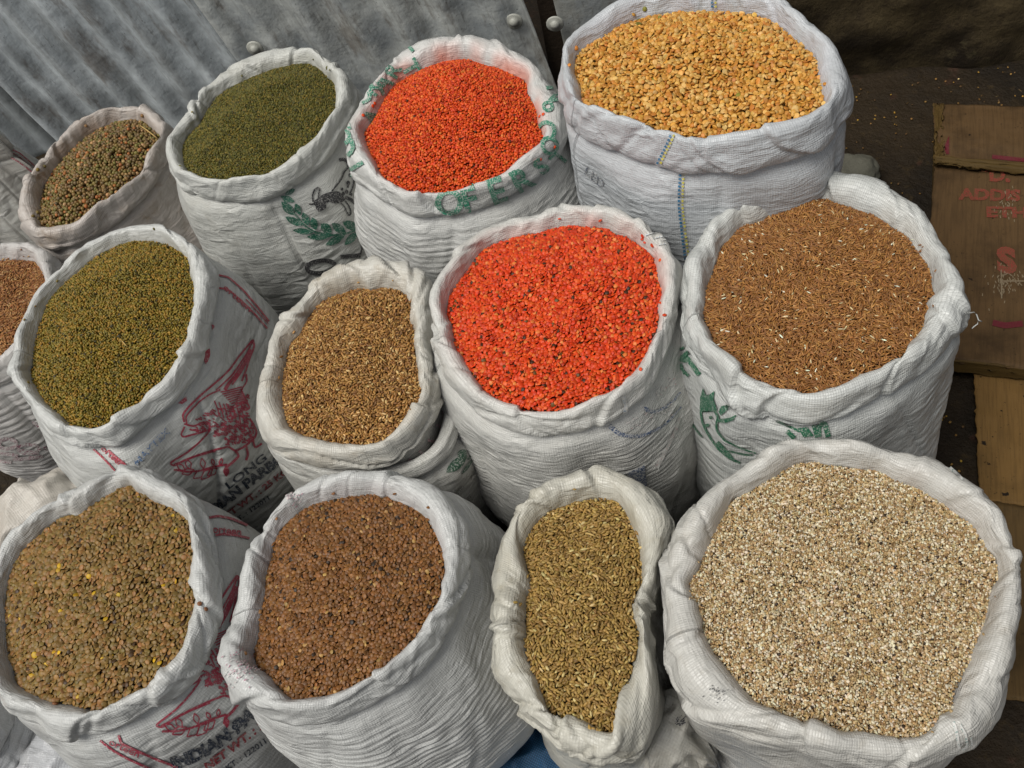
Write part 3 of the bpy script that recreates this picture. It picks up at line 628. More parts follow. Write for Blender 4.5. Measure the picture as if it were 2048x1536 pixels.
def bolt_mesh():
    prof = [(0, .0075), (.003, .0072), (.006, .0055), (.0075, .003), (.0078, .0022), (.0125, .0016), (.0145, .0006), (.0145, -.001)]
    V, F, n = [], [], 20
    for r, z in prof:
        for k in range(n): V.append((r * math.cos(2 * math.pi * k / n), r * math.sin(2 * math.pi * k / n), z))
    for j in range(len(prof) - 1):
        for k in range(n): F.append([j * n + k, (j + 1) * n + k, (j + 1) * n + (k + 1) % n, j * n + (k + 1) % n])
    return mesh_from(V, F, None, True)
bme = bolt_mesh(); bme.materials.append(bolt_m)
def on_wall(x, y, off): return on_plane([(x, y)], W0 + WN * off, WN)[0]
qn = Vector(WN).to_track_quat('Z', 'Y').to_matrix().to_4x4()
for x, y in ((510, 97), (1028, 43), (1110, 48)):
    bo = bpy.data.objects.new('bolt', bme); COL.objects.link(bo); bo.parent = wall; bo.matrix_parent_inverse = Matrix.Translation(wall.location).inverted()
    bo.matrix_basis = Matrix.Translation(Vector(on_wall(x, y, .020))) @ qn @ Matrix.Scale(1.2, 4)

# concrete plinth to the right of the sheets
def plinth():
    n1, n2 = Noise(41), Noise(42)
    prof = [(.0, -.02), (.0, .10), (-.003, .19), (-.010, .235), (-.03, .25), (-.16, .262), (-.165, .30), (-.165, .8), (-.165, 1.6)]
    pr = np.array(prof); tt = np.linspace(0, len(pr) - 1, 90); off = np.interp(tt, range(len(pr)), pr[:, 0]); z = np.interp(tt, range(len(pr)), pr[:, 1])
    a = np.linspace(-.15, 2.2, 160); A, T = np.meshgrid(a, np.arange(90), indexing='ij')
    O, Z = off[T], z[T]; d = .012 * n1(A / .13 + 20, Z / .09 + 20 + O * 4) + .006 * n2(A / .045 + 9, Z / .04 + 9) + .0025 * n2(A / .014 + 9, Z / .014 + 30)
    P = W0 + WE * A[..., None] + WN * (O + d)[..., None] + np.array([0, 0, 1.0]) * (Z + .4 * d)[..., None]
    m, t, p = nodes('grimy_concrete'); b = NB(t); tc = b.n('ShaderNodeTexCoord').outputs['Object']
    c = b.mix(b.ramp(b.noise(tc, 7, 6, .65), .35, .7), lin('4A3F2A'), lin('221B12')); c = b.mix(b.math('MULTIPLY', b.ramp(b.noise(tc, 60, 4, .65), .52, .72), .6), c, lin('241B12'))
    c = b.mix(b.math('MULTIPLY', b.ramp(b.noise(tc, 24, 4, .6), .6, .75), .5), c, lin('5E553C'))
    t.links.new(c, p.inputs['Base Color']); p.inputs['Roughness'].default_value = .85; p.inputs['Specular IOR Level'].default_value = .2
    t.links.new(b.bump(b.noise(tc, 110, 5, .7), .8, .006), p.inputs['Normal'])
    o = link('concrete_plinth', mesh_from(P.reshape(-1, 3), grid_faces(160, 90, False), None, True), None, m)
    tag(o, 'grimy brown concrete plinth behind the yellow pea sack at the corner', 'wall')
plinth()

# ------------------------------------------------------------------ the sacks
GS, GP = 'open white sacks of grain standing side by side', 'heaps of grain in the sacks'
FOLDS = {'s1': [(175,270),(120,330),(300,225)], 's2': [(395,200),(480,140),(640,120),(600,110)], 's3': [(800,110),(935,90),(985,110),(745,200)], 's4': [(1355,10),(1480,20),(1615,60),(1590,290),(1440,310),(1165,235)],
 's7': [(165,530),(335,470),(20,760),(150,870)], 's8': [(640,570),(700,545),(815,560),(850,800),(590,640)], 's9': [(935,510),(1140,430),(1205,440),(1300,490),(925,660),(1050,850),(1250,810)],
 's10': [(1500,410),(1625,370),(1660,370),(1755,400),(1880,600),(1905,640),(1810,740),(1560,810)], 's11': [(258,945),(155,1000),(60,1060),(400,1195),(330,1370),(370,1330)], 's12': [(610,980),(790,960),(500,1300),(540,1370),(780,1340),(880,1190)],
 's13': [(1190,950),(1085,990),(1015,1190),(1080,1420),(1150,1470),(1310,1200),(1220,1490),(1250,1490)], 's15': [(1415,1278),(1590,900),(1560,930),(1855,930),(1920,1020),(1980,1110),(1840,1480),(1490,1420),(1640,1480)]}
def sack(key, z, label, tint='E9E8E4', tilt=0, side=0, hc=.026, crest=.018, seed=1, fold=1.0, stain=0.0, stain_c='C98A78', dirt='8A7358', dirt_amt=.25, sm=1.6, gap_c=.16, weave_s=.7, **bk):
    i, o = (np.array(q, float) for q in OUT[key]); m = mouth(i, o, z, tilt, side, hc, crest, sm=sm)
    m.folds = []
    for q in FOLDS.get(key, []):
        v = on_plane([q], m.C, m.n)[0] - m.C; m.folds.append(math.atan2(v @ m.e2, v @ m.e1))
    root = empty('grain_sack', (m.C[0], m.C[1], 0), label, 'sack', GS)
    mat = fabric('woven_sack_' + key, tint, stain_c, dirt, dirt_amt, gap_c, weave_s)
    m.rim = rim(key, 'rolled_rim', m, root, mat, seed, fold, stain)
    m.body = body(key, 'sack_body', m, root, mat, seed, **bk); m.root, m.mat = root, mat
    return m
K = {}
K['s1'] = sack('s1', .36, 'small dingy sack of round brown peas against the iron wall', 'D9CFC8', 4, 0, 0.0247, .022, 11, 1.1, .55, '8A6A4C', '8A7050', .75, bulge=.018, ripple=.0012, rb=.95)
K['s2'] = sack('s2', .44, 'sack printed with a green laurel and a black animal, full of dark olive seed', 'E6E6E1', 2, 0, 0.0292, .016, 12, .9, .25, '8A8468', '8C8470', .30, bulge=.030, ripple=.0008, rb=.97, wl=.016)
K['s3'] = sack('s3', .50, 'back sack of orange lentils with green letters on its rolled rim', 'ECEBE8', 6, 0, 0.0260, .020, 13, 1.0, .75, 'D98A74', '8C8270', .18, bulge=.030, ripple=.0015, rb=.95, wl=.010)
K['s4'] = sack('s4', .58, 'big bluish white sack of yellow split peas with a blue and yellow dashed seam', 'DFE2E6', 0, 0, 0.0338, .020, 14, .9, .35, 'C4B8C0', '8A8888', .20, bulge=.012, ripple=.0026, rb=.88, wl=.0105)
K['s6'] = sack('s6', .35, 'sack of reddish brown rice cut off by the left edge of the photo', 'E3DFDC', 2, 0, 0.0260, .018, 16, 1.0, .2, 'B08A80', '8C7C6C', .25, bulge=.022, ripple=.0022, rb=.98)
K['s7'] = sack('s7', .46, 'sack of olive green seed printed with a red eagle', 'E9E9E6', 2, 0, 0.0221, .017, 17, .8, .18, '8A8050', '8C8474', .18, bulge=.034, ripple=.0012, rb=1.0, wl=.017)
K['s8'] = sack('s8', .425, 'cream sack of brown wheat standing inside a second bag with green leaves', 'E7E3DA', 3, 0, 0.0234, .020, 18, 1.1, .35, '9A8058', '927C56', .40, bulge=-.004, ripple=.0008, rb=.84, top_in=.020)
K['s9'] = sack('s9', .47, 'middle sack of bright orange lentils with blue curved print on its side', 'EBE9E4', 2, 0, 0.0260, .018, 19, 1.0, .55, 'D98A7C', '8C8270', .20, bulge=.026, ripple=.0012, rb=.97, wl=.008)
K['s10'] = sack('s10', .47, 'sack of reddish brown husked grain with a green bird head print', 'E9EAE7', 0, 0, 0.0286, .020, 20, 1.1, .2, 'B09A80', '8C8474', .18, bulge=.018, ripple=.0009, rb=.93, diag=1.2, wl=.018, gap_c=.45)
K['s11'] = sack('s11', .44, 'sack of green brown lentils printed INDIAN in dark blue letters', 'E4E4E2', 2, 0, 0.0234, .018, 21, 1.0, .25, '9A8460', '8C8474', .22, bulge=.028, ripple=.0011, rb=1.0, wl=.015)
K['s12'] = sack('s12', .42, 'greyish ribbed sack of small brown lentils with a wide rolled rim', 'E1E1DF', 0, 0, 0.0260, .020, 22, 1.0, .15, 'B08A90', '8C8480', .18, bulge=.030, ripple=.0026, rb=1.03, wl=.0098, base=(.018, -.005), Mv=280)
K['s13'] = sack('s13', .40, 'narrow cream sack of pale barley pinched in at its sides', 'E2DED2', 0, 0, 0.0260, .022, 23, 1.2, .25, '9A8A60', '928462', .40, bulge=-.004, ripple=.0010, rb=.90, wl=.016)
K['s15'] = sack('s15', .42, 'widest sack of pale cracked white grain with a thick rolled rim', 'E3E0DA', 0, 0, 0.0299, .022, 24, 1.0, .25, 'A08A78', '928670', .35, bulge=-.002, ripple=.0009, rb=.88, wl=.018)

# the outer bag round the wheat sack
ob = [(922, 850), (926, 812), (912, 775), (880, 740), (700, 640), (600, 690), (535, 800), (530, 885), (560, 925), (620, 955), (720, 968), (800, 966), (856, 948), (898, 915)]
m8 = K['s8']; mo = mouth((np.array(ob, float) - [715, 830]) * .92 + [715, 830], np.array(ob, float), .378, 3, 0, .020, .006, sm=5)
mo.folds = []; mo.mat = fabric('woven_outer_bag', 'E4E2DC', 'B08A80', '8C8070', .35)
rim('s8o', 'outer_bag_collar', mo, m8.root, mo.mat, 61, .35, 0); body('s8o', 'outer_bag', mo, m8.root, mo.mat, 62, bulge=.014, ripple=.0012, rb=.98)

# ------------------------------------------------------------------ the grain
HD = '1C130A'
heap('s1', 'pea_heap', K['s1'], 101, 0.0064, (1, .95, .92), 0.0057, [('7A6A3A', 4), ('6B7038', 3), ('8A6A48', 4), ('6A5244', 3), ('B08A68', 1), ('54463A', 2), ('A86A40', 1)], 'round brown and green peas heaped in the small dingy sack by the wall', .035, .8, dark=HD)
heap('s2', 'seed_heap', K['s2'], 102, 0.0038, (1, .62, .52), 0.0027, [('5C5A2A', 5), ('6A6230', 4), ('4A4A22', 4), ('7A6A34', 2), ('3A3820', 1)], 'fine dark olive seed heaped in the sack with the laurel print', .030, .7, dark='14140A')
heap('s3', 'lentil_heap', K['s3'], 103, 0.0043, (1, .95, .55), 0.0037, [('F0581C', 6), ('E04412', 4), ('FF6E2C', 3), ('C8380E', 2), ('F08040', .6), ('5A2A10', .25)], 'small orange lentils heaped in the back sack with green letters', .038, .45, dark='5A1404')
heap('s4', 'split_pea_heap', K['s4'], 104, 0.0067, (1, .98, .55), 0.0056, [('E0A850', 5), ('EABC70', 4), ('D08A34', 4), ('F0CC8C', 2), ('C87428', 1), ('8A8A3A', .05)], 'yellow split peas heaped in the big bluish sack at the back', .022, .5, flat=.24, dark='4A2A0A')
heap('s6', 'rice_heap', K['s6'], 106, 0.007, (1, .34, .30), 0.0034, [('B87848', 5), ('C88E5A', 4), ('96603A', 3), ('E0B080', 1.2)], 'reddish brown rice in the sack at the left edge', .022, 0.3, pinch=.5, dark='2E180A')
heap('s7', 'seed_heap', K['s7'], 107, 0.0047, (1, .62, .52), 0.0034, [('8A7A2E', 5), ('7A7030', 4), ('96762E', 3), ('646028', 3), ('A8863C', 1.5), ('3A3418', .8)], 'olive green seed heaped in the sack with the red eagle', .030, .7, dark='1C1A08')
heap('s8', 'wheat_heap', K['s8'], 108, 0.006, (1, .46, .42), 0.0037, [('A87A48', 5), ('96683A', 4), ('BC9060', 3), ('7C5430', 3), ('D8B48A', .8)], 'brown wheat grains heaped in the cream double sack', .028, 0.28, pinch=0.25, dark='20140A')
heap('s9', 'lentil_heap', K['s9'], 109, 0.0053, (1, .96, .34), 0.0044, [('F4501E', 6), ('E83C12', 4), ('FF6A34', 3), ('D2300C', 2), ('FF8A58', .8), ('4A2A18', .4), ('6A4A20', .15)], 'bright orange lentils heaped in the middle sack', .034, 0.36, dark='4A0C02')
heap('s10', 'husked_grain_heap', K['s10'], 110, 0.007, (1, .26, .20), 0.0032, [('A0683A', 6), ('8A5630', 5), ('B47C48', 4), ('74441F', 3), ('DCC0A0', .3), ('F0E8DC', .08)], 'reddish brown husked grain heaped in the sack with the bird print', .030, 0.3, pinch=.4, dark='2A1608')
heap('s11', 'lentil_heap', K['s11'], 111, 0.006, (1, .97, .30), 0.005, [('8A6C42', 5), ('7C6A3E', 4), ('9A6A48', 3), ('6C5A38', 3), ('A87A50', 1.5), ('C8A028', .13), ('4A3420', .4)], 'green brown lentils heaped in the sack with blue lettering', .030, 0.32, dark='1C1208')
heap('s12', 'lentil_heap', K['s12'], 112, 0.0051, (1, .97, .32), 0.0043, [('8A5A38', 6), ('7A5032', 4), ('9A6844', 3), ('6A4630', 3), ('3A2A24', .5), ('B8906A', .4)], 'small brown lentils heaped in the greyish ribbed sack', .028, 0.32, dark='1C0F08')
heap('s13', 'barley_heap', K['s13'], 113, 0.0063, (1, .47, .42), 0.004, [('A8864C', 5), ('967440', 4), ('B8985E', 3), ('7E6034', 3), ('D0B888', .6)], 'pale barley grains heaped in the narrow cream sack', .022, 0.22, pinch=0.3, dark='1E1408')
heap('s15', 'cracked_grain_heap', K['s15'], 115, 0.0032, (1, .72, .6), 0.0025, [('D8C8AC', 4), ('F2ECE0', 4), ('B89A70', 4), ('C8AE86', 3), ('8A6E4C', 2), ('3A2C24', .35)], 'pale cracked grain heaped in the widest sack', .026, .7, dark='3A2C1C', svar=.25)
# ------------------------------------------------------------------ printing on the sacks
RED, GREEN, NAVY, BLUE, BLACK = 'A03246', '1F5F4A', '26303F', '35577C', '26262A'
ROOT = {k: K[k].root for k in K}
def crop(x0, y0, s): return lambda pts: [(x0 + s * x, y0 + s * y) for x, y in pts]

# laurel, animal and name on the olive seed sack
c = crop(540, 280, 360 / 2048); B2 = [('s2', 'body')]
p = Print(B2)
for a, b, w_ in [((170, 620), (285, 560), 60), ((120, 640), (280, 700), 70), ((130, 700), (280, 850), 95), ((290, 720), (340, 850), 75), ((175, 870), (370, 970), 80), ((370, 820), (440, 970), 85),
                 ((480, 880), (520, 1020), 90), ((260, 1020), (490, 1050), 70), ((575, 945), (700, 1060), 105), ((415, 1100), (700, 1085), 85), ((700, 945), (860, 1060), 95), ((820, 930), (1010, 1010), 100), ((630, 1195), (850, 1075), 85), ((845, 1190), (1000, 1040), 85)]:
    a, b = c([a])[0], c([b])[0]; p.leaf(a, b, w_ * 360 / 2048)
p.stroke(c([(130, 640), (250, 800), (380, 960), (500, 1040), (700, 1080), (870, 1060), (1010, 1010), (1060, 980), (1110, 930), (1165, 860)]), 3.5)
p.stroke(c([(1060, 980), (1080, 1035)]), 3); p.done('laurel_print', ROOT['s2'], GREEN, .3)
p = Print(B2)
p.poly(c([(490, 730), (500, 690), (550, 650), (600, 615), (680, 590), (740, 580), (790, 590), (830, 640), (850, 680), (810, 715), (720, 720), (670, 700), (635, 725), (635, 770), (590, 800), (550, 812), (522, 780), (515, 745)]))
p.stroke(c([(850, 650), (920, 680), (1000, 750)]), 7); p.stroke(c([(850, 690), (900, 760), (920, 830), (895, 870), (868, 815), (840, 750), (790, 705)]), 2.6)
p.stroke(c([(490, 700), (478, 630), (505, 560), (555, 535), (565, 570), (545, 630), (555, 680)]), 3.4); p.stroke(c([(440, 725), (500, 725)]), 3)
p.stroke(c([(700, 580), (760, 510), (810, 440), (840, 360), (890, 310)]), 3.4); p.stroke(c([(780, 232), (835, 215), (880, 240), (895, 310)]), 6.5)
p.stroke(c([(900, 625), (940, 520), (955, 420), (930, 340), (900, 300)]), 3.4)
for x, y, r in [(905, 400, 22), (885, 490, 26), (880, 530, 14), (815, 560, 18), (865, 590, 24), (828, 610, 22), (905, 350, 10), (920, 620, 16)]:
    q = c([(x, y)])[0]; p.poly([(q[0] + r * .15 * math.cos(t), q[1] + r * .19 * math.sin(t)) for t in np.linspace(0, 6.28, 10)[:-1]])
p.done('animal_print', ROOT['s2'], BLACK, .3)
p = Print(B2); p.ring((641, 533), 29, 12.5, 9.0, -.12)
for a, b, w_ in [((800, 1328), (1025, 1308), 48), ((1025, 1300), (1060, 1170), 20), ((1060, 1180), (1120, 1258), 80), ((1095, 1295), (1190, 1190), 20), ((1190, 1190), (1230, 1100), 30), ((1230, 1100), (1250, 1030), 14), ((1055, 1175), (1120, 1105), 14)]: p.stroke(c([a, b]), w_ * 360 / 2048)
p.text('SE', (770, 498), (12, -4), (-4, -11)); p.text('RS', (773, 508), (12, -4), (-4, -11))
p.done('name_lettering', ROOT['s2'], BLACK, .3)

# green letters on the rim of the back orange sack
p = Print([('s3', 'rim'), ('s3', 'body')])
def L(t, x, y, size, ang, k=1.0):
    size *= 1.22; a = math.radians(ang); bx = (size * math.cos(a), size * math.sin(a)); by = (size * k * math.sin(a), -size * k * math.cos(a)); p.text(t, (x, y), bx, by, bold=.03)
for t, x, y, s_, an in [('O', 873, 432, 58, -8), ('F', 928, 424, 56, -14), ('E', 985, 410, 56, -20), ('R', 1036, 388, 52, -30), ('S', 1085, 352, 40, -45), ('N', 1092, 172, 40, 78), ('o', 1086, 204, 34, 85), ('C', 1078, 240, 40, 95), ('O', 1092, 268, 38, 115), ('L', 1110, 300, 36, 130),
                        ('T', 733, 340, 44, -118), ('C', 716, 308, 42, -112), ('U', 706, 288, 40, -105), ('D', 702, 262, 38, -100), ('N', 706, 238, 34, -78), ('O', 730, 216, 36, -60), ('R', 748, 196, 36, -55), ('A', 764, 190, 40, -48), ('R', 790, 160, 34, -60), ('T', 800, 132, 40, 60), ('Y', 816, 112, 36, -40), ('A', 745, 250, 30, -60)]:
    L(t, x, y, s_, an)
p.done('rim_lettering', ROOT['s3'], '2F7D62', .4)

# dashed seam on the yellow pea sack
for colr, dx in (('2C6E94', 0), ('C8BE50', 7)):
    p = Print([('s4', 'rim'), ('s4', 'body')])
    for path in ([(1342 + dx, 270), (1336 + dx, 285), (1326 + dx, 305), (1316 + dx, 326)], [(1361 + dx, 348), (1359 + dx, 380), (1358 + dx, 410), (1361 + dx, 440), (1366 + dx, 480), (1372 + dx, 520)], [(1424 + dx, -12), (1425 + dx, 14)]):
        q = np.array(path, float); seg = np.hypot(*np.diff(q, axis=0).T); Ls = np.concatenate([[0], np.cumsum(seg)]); t = 0
        while t < Ls[-1] - 4:
            a = [np.interp(t, Ls, q[:, i]) for i in (0, 1)]; b = [np.interp(t + 4.2, Ls, q[:, i]) for i in (0, 1)]; p.stroke([a, b], 5.0 if dx == 0 else 4.0); t += 7.2
    p.done('blue_dashes' if dx == 0 else 'yellow_dashes', ROOT['s4'], colr, .2)
p = Print([('s4', 'body')]); p.text('LED', (1168, 345), (22, 19), (8, -22), bold=.0); p.done('stencil_lettering', ROOT['s4'], '4A5468', .5)
p = Print([('s9', 'rim')])
for x, y in ((1300, 470), (1315, 478), (1330, 482), (1322, 492)): p.stroke([(x - 8, y), (x + 8, y - 3)], 2)
p.stroke([(1244, 792), (1250, 812), (1246, 835)], 8); p.done('faded_blue_print', ROOT['s9'], '7C93AC', .75)

# blue arcs, pink print and blue square on the middle orange sack
c = crop(1180, 740, 220 / 1300); B9 = [('s9', 'body')]
p = Print(B9); p.stroke(c([(630, 440), (700, 490), (780, 490), (880, 440), (980, 360), (1060, 260)]), 8, 3); p.stroke(c([(225, 655), (330, 745), (450, 775), (580, 775), (700, 740), (840, 670), (960, 560), (1070, 430)]), 9, 3)
p.poly(c([(440, 1210), (640, 1120), (665, 1330), (660, 1400), (480, 1400)])); p.done('blue_print', ROOT['s9'], '3E5274', .5)
p = Print(B9); rp = np.random.RandomState(9)
for _ in range(46):
    t = rp.rand(); x = 430 + 560 * t + rp.normal(0, 40); y = 640 - 200 * t + rp.normal(0, 35); p.stroke(c([(x, y), (x + 26, y - 12)]), 2.4)
for _ in range(34):
    t = rp.rand(); x = 760 + 260 * t; y = 320 - 240 * t + rp.normal(0, 45); p.stroke(c([(x, y), (x + 22, y - 16)]), 2.2)
p.stroke(c([(1050, 560), (1000, 720), (930, 860), (860, 1000), (780, 1150)]), 5, 9); p.done('pink_print', ROOT['s9'], 'B8787C', .85)

# bird head and lettering on the husked grain sack
c = crop(1340, 660, 380 / 2048); p = Print([('s10', 'body'), ('s10', 'rim')])
p.poly(c([(370, 618), (398, 690), (420, 730), (440, 690), (495, 652), (482, 740), (505, 800), (525, 850), (505, 872), (445, 820), (385, 812), (362, 880), (345, 960), (334, 860), (340, 720)]))
p.poly(c([(535, 870), (570, 815), (620, 798), (655, 812), (625, 865), (560, 915)])); p.poly(c([(530, 950), (600, 945), (660, 935), (728, 905), (690, 962), (610, 992), (535, 985)]))
p.stroke(c([(345, 880), (360, 980), (390, 1050), (450, 1160), (540, 1280), (650, 1370), (760, 1420)]), 4.5); p.stroke(c([(500, 870), (535, 930), (512, 1010), (520, 1080), (600, 1180), (760, 1260), (930, 1315)]), 5, 3)
p.stroke(c([(190, 880), (260, 1020), (360, 1150)]), 3.5); p.stroke(c([(520, 1200), (620, 1300), (700, 1400)]), 9, 5); p.stroke(c([(640, 1290), (800, 1330), (900, 1335)]), 4)
p.ring(c([(452, 936)])[0], 3, 3.5, 3); p.leaf(c([(380, 1030)])[0], c([(445, 1012)])[0], 7)
for a, b, w_ in [((95, 215), (190, 180), 5), ((95, 330), (215, 235), 8), ((190, 290), (330, 480), 9), ((110, 320), (240, 330), 8), ((105, 380), (215, 490), 6), ((130, 360), (170, 470), 5)]: p.stroke(c([a, b]), w_)
p.stroke(c([(1150, 975), (1280, 1030), (1400, 1085)]), 5); p.stroke(c([(1265, 1080), (1345, 1155)]), 9); p.poly(c([(1370, 1055), (1480, 1038), (1545, 1130), (1440, 1145), (1410, 1100)]))
p.stroke(c([(1545, 1020), (1580, 1145)]), 8); p.stroke(c([(1600, 1015), (1605, 1140)]), 9); p.stroke(c([(1605, 1015), (1665, 1000), (1700, 1140)]), 11)
p.done('bird_print', ROOT['s10'], '256347', .3)

# red eagle and lettering, on the olive seed sack and again on the lentil sack
SE = 320 / 910
EAGLE = [([(250, 920), (240, 880), (270, 840), (330, 780), (400, 720), (470, 660), (510, 620), (560, 550), (600, 500), (640, 450), (648, 490), (620, 560), (602, 620), (575, 690)], 3.2),
         ([(640, 462), (600, 540), (560, 600), (520, 655), (470, 705), (430, 740)], 2.6), ([(628, 510), (590, 585), (550, 645), (500, 705), (480, 740)], 5.5), ([(612, 560), (570, 640), (520, 710)], 3.5),
         ([(600, 650), (606, 690), (572, 740), (602, 800), (622, 845), (560, 860), (565, 890), (620, 885)], 2.8), ([(265, 935), (258, 890), (290, 850), (340, 800), (400, 760), (455, 738)], 2.6),
         ([(250, 930), (300, 945), (360, 920), (400, 940), (395, 970), (368, 1000), (330, 1040), (270, 1090), (200, 1132), (165, 1155), (190, 1170), (260, 1132), (340, 1102), (420, 1078), (500, 1060)], 3.0),
         ([(252, 945), (230, 992), (242, 1006), (300, 990), (360, 975), (396, 962)], 3.0), ([(500, 1060), (540, 1086), (590, 1062), (650, 1010), (662, 975), (640, 930), (620, 900)], 3.4),
         ([(540, 1086), (562, 1112), (522, 1152), (490, 1175)], 4.2), ([(598, 1050), (612, 1105), (600, 1138)], 4.0), ([(640, 1030), (650, 1070), (690, 1042)], 3.6),
         ([(190, 1190), (260, 1203), (340, 1196), (420, 1172), (495, 1160)], 3.2), ([(190, 1160), (330, 1110), (430, 1085)], 2.2), ([(280, 960), (300, 968), (330, 960)], 3.2)]
for k in range(9): EAGLE.append(([(455 + 10 * k, 752 + 11 * k), (520 + 9 * k, 738 + 9 * k), (575 + 5 * k, 722 + 13 * k)], 2.0))
for k in range(7): EAGLE.append(([(420 + 26 * k, 800 + 8 * k), (440 + 25 * k, 850 + 10 * k), (450 + 24 * k, 890 + 10 * k)], 2.2))
re_ = np.random.RandomState(4)
for _ in range(230):
    u, v = re_.rand(2); x = 310 + 300 * u; y = 890 - 130 * u + 150 * v + 40 * u * v
    if v > .65 and u < .35: continue
    EAGLE.append(([(x, y), (x + 9, y - 4), (x + 14, y + 6)], 2.2))
for _ in range(190):
    u, v = re_.rand(2); x = 470 + 170 * u; y = 940 + 110 * v - 20 * u; EAGLE.append(([(x, y), (x + 8, y + 7)], 2.6))
LEAVES = [((205, 1158), (255, 1195)), ((262, 1130), (285, 1190)), ((235, 1215), (305, 1190)), ((350, 1125), (360, 1185)), ((300, 1240), (365, 1195)), ((345, 1245), (410, 1185)), ((405, 1130), (420, 1170)), ((465, 1125), (455, 1165)), ((380, 1225), (440, 1180)), ((490, 1228), (488, 1170))]
def eagle(keys, root, mp, wk=1.0):
    p = Print(keys)
    for pl, w_ in EAGLE: p.stroke([mp(q) for q in pl], w_ * wk * 1.2, step=4)
    for i, (a, b) in enumerate(LEAVES):
        A, Bb = np.array(mp(a)), np.array(mp(b)); d = Bb - A; n = np.array([-d[1], d[0]]) * .28
        if i == 9: p.leaf(A, Bb, 10 * wk)
        p.stroke([A, (A + Bb) / 2 + n, Bb], 2.4 * wk, step=3); p.stroke([A, (A + Bb) / 2 - n, Bb], 2.4 * wk, step=3)
    p.done('eagle_print', root, RED, .22)
B7 = [('s7', 'body')]
eagle(B7, ROOT['s7'], lambda q: (280 + SE * q[0], 520 + SE * q[1]))
src = np.array([[165, 1155, 1], [490, 1200, 1], [640, 450, 1]], float); dst = np.array([[311, 1450], [452, 1443], [473, 1150]], float); AF = np.linalg.solve(src, dst)
B11 = [('s11', 'body')]
eagle(B11, ROOT['s11'], lambda q: tuple(np.array([q[0], q[1], 1.0]) @ AF), 1.1)
def rice_text(keys, root, lines):
    for nm, txt, o, bx, by, cv, bold, colr in lines:
        p = Print(keys); p.text(txt, o, bx, by, cv, bold); p.done(nm, root, colr, .3)
rice_text(B7, ROOT['s7'], [('blue_lettering', 'LONG GRAIN', (456, 979), (28, -22), (-13, -17), (0, 0), .02, NAVY), ('bold_blue_lettering', 'INDIAN PARBOILED', (399, 1049), (25, -18.9), (-16, -21), (0, 0), .05, NAVY),
                           ('red_lettering', 'NET WT. : 25 KG', (441, 1046), (18.2, -13.6), (-10, -13), (0, 0), .04, '8A2C34'), ('small_lettering', 'PKT. : 122011', (461, 1052), (14, -9.8), (-7, -10), (0, 0), .025, NAVY)])
rice_text(B11, ROOT['s11'], [('blue_lettering', 'LONG GRAIN', (452, 1474), (31, -23), (-13, -18), (0, 0), .02, NAVY), ('bold_blue_lettering', 'INDIAN PARBOILED', (347, 1538), (35, -10.5), (-14, -32), (-.4, -2.2), .05, NAVY),
                             ('red_lettering', 'NET WT. : 25 KG', (413, 1541), (22, -15.5), (-10, -21), (0, -.3), .04, '8A2C34'), ('small_lettering', 'PKT. : 122011', (446, 1546), (15.5, -11), (-8, -13), (0, 0), .025, NAVY)])
c = crop(280, 520, SE); p = Print(B7)
p.stroke(c([(425, 85), (500, 100), (580, 170), (660, 260), (730, 350)]), 3.6); p.stroke(c([(440, 160), (500, 170), (570, 230), (650, 310), (720, 390)]), 3.6); p.stroke(c([(600, 225), (670, 300), (725, 362)]), 2)
p.text('orteen', c([(470, 165)])[0], (17, 15), (8, -14), (1.0, .9), bold=.02)
p.poly(c([(405, 365), (425, 378), (410, 400)])); p.leaf(c([(385, 480)])[0], c([(372, 595)])[0], 13); p.poly(c([(215, 815), (262, 775), (266, 800), (240, 820)]))
c4 = crop(0, 505, 700 / 2048); p.stroke(c4([(550, 1150), (600, 1195), (640, 1235), (690, 1290)]), 3.6); p.stroke(c4([(635, 1155), (680, 1195), (725, 1230), (760, 1270)]), 4)
p.text('orteen', c4([(590, 1150)])[0], (15, 13), (10, -12), bold=.02); p.done('red_band', ROOT['s7'], 'B03648', .3)
p = Print(B7); p.text('MAYTEX', c4([(800, 1250)])[0], (17, -17.5), (-12, -14), bold=.02); p.done('faded_blue_lettering', ROOT['s7'], '5878A0', .5)
c = crop(180, 1000, 400 / 1146); p = Print(B11)
p.stroke(c([(680, 105), (730, 95), (800, 108), (880, 140), (940, 170)]), 5); p.stroke(c([(715, 205), (760, 198), (830, 205), (910, 222)]), 4.5); p.text('orteen', c([(700, 190)])[0], (21, 1.5), (1, -22), (0, .4), bold=.03)
p.stroke(c([(60, 1375), (130, 1430), (220, 1480), (330, 1530), (400, 1560)]), 4.5); p.stroke(c([(165, 1345), (180, 1390), (260, 1430), (350, 1470), (430, 1500), (500, 1530)]), 5); p.text('orteen', c([(105, 1395)])[0], (22, 10), (8, -17), bold=.02)
p.done('red_band', ROOT['s11'], 'A03246', .3)

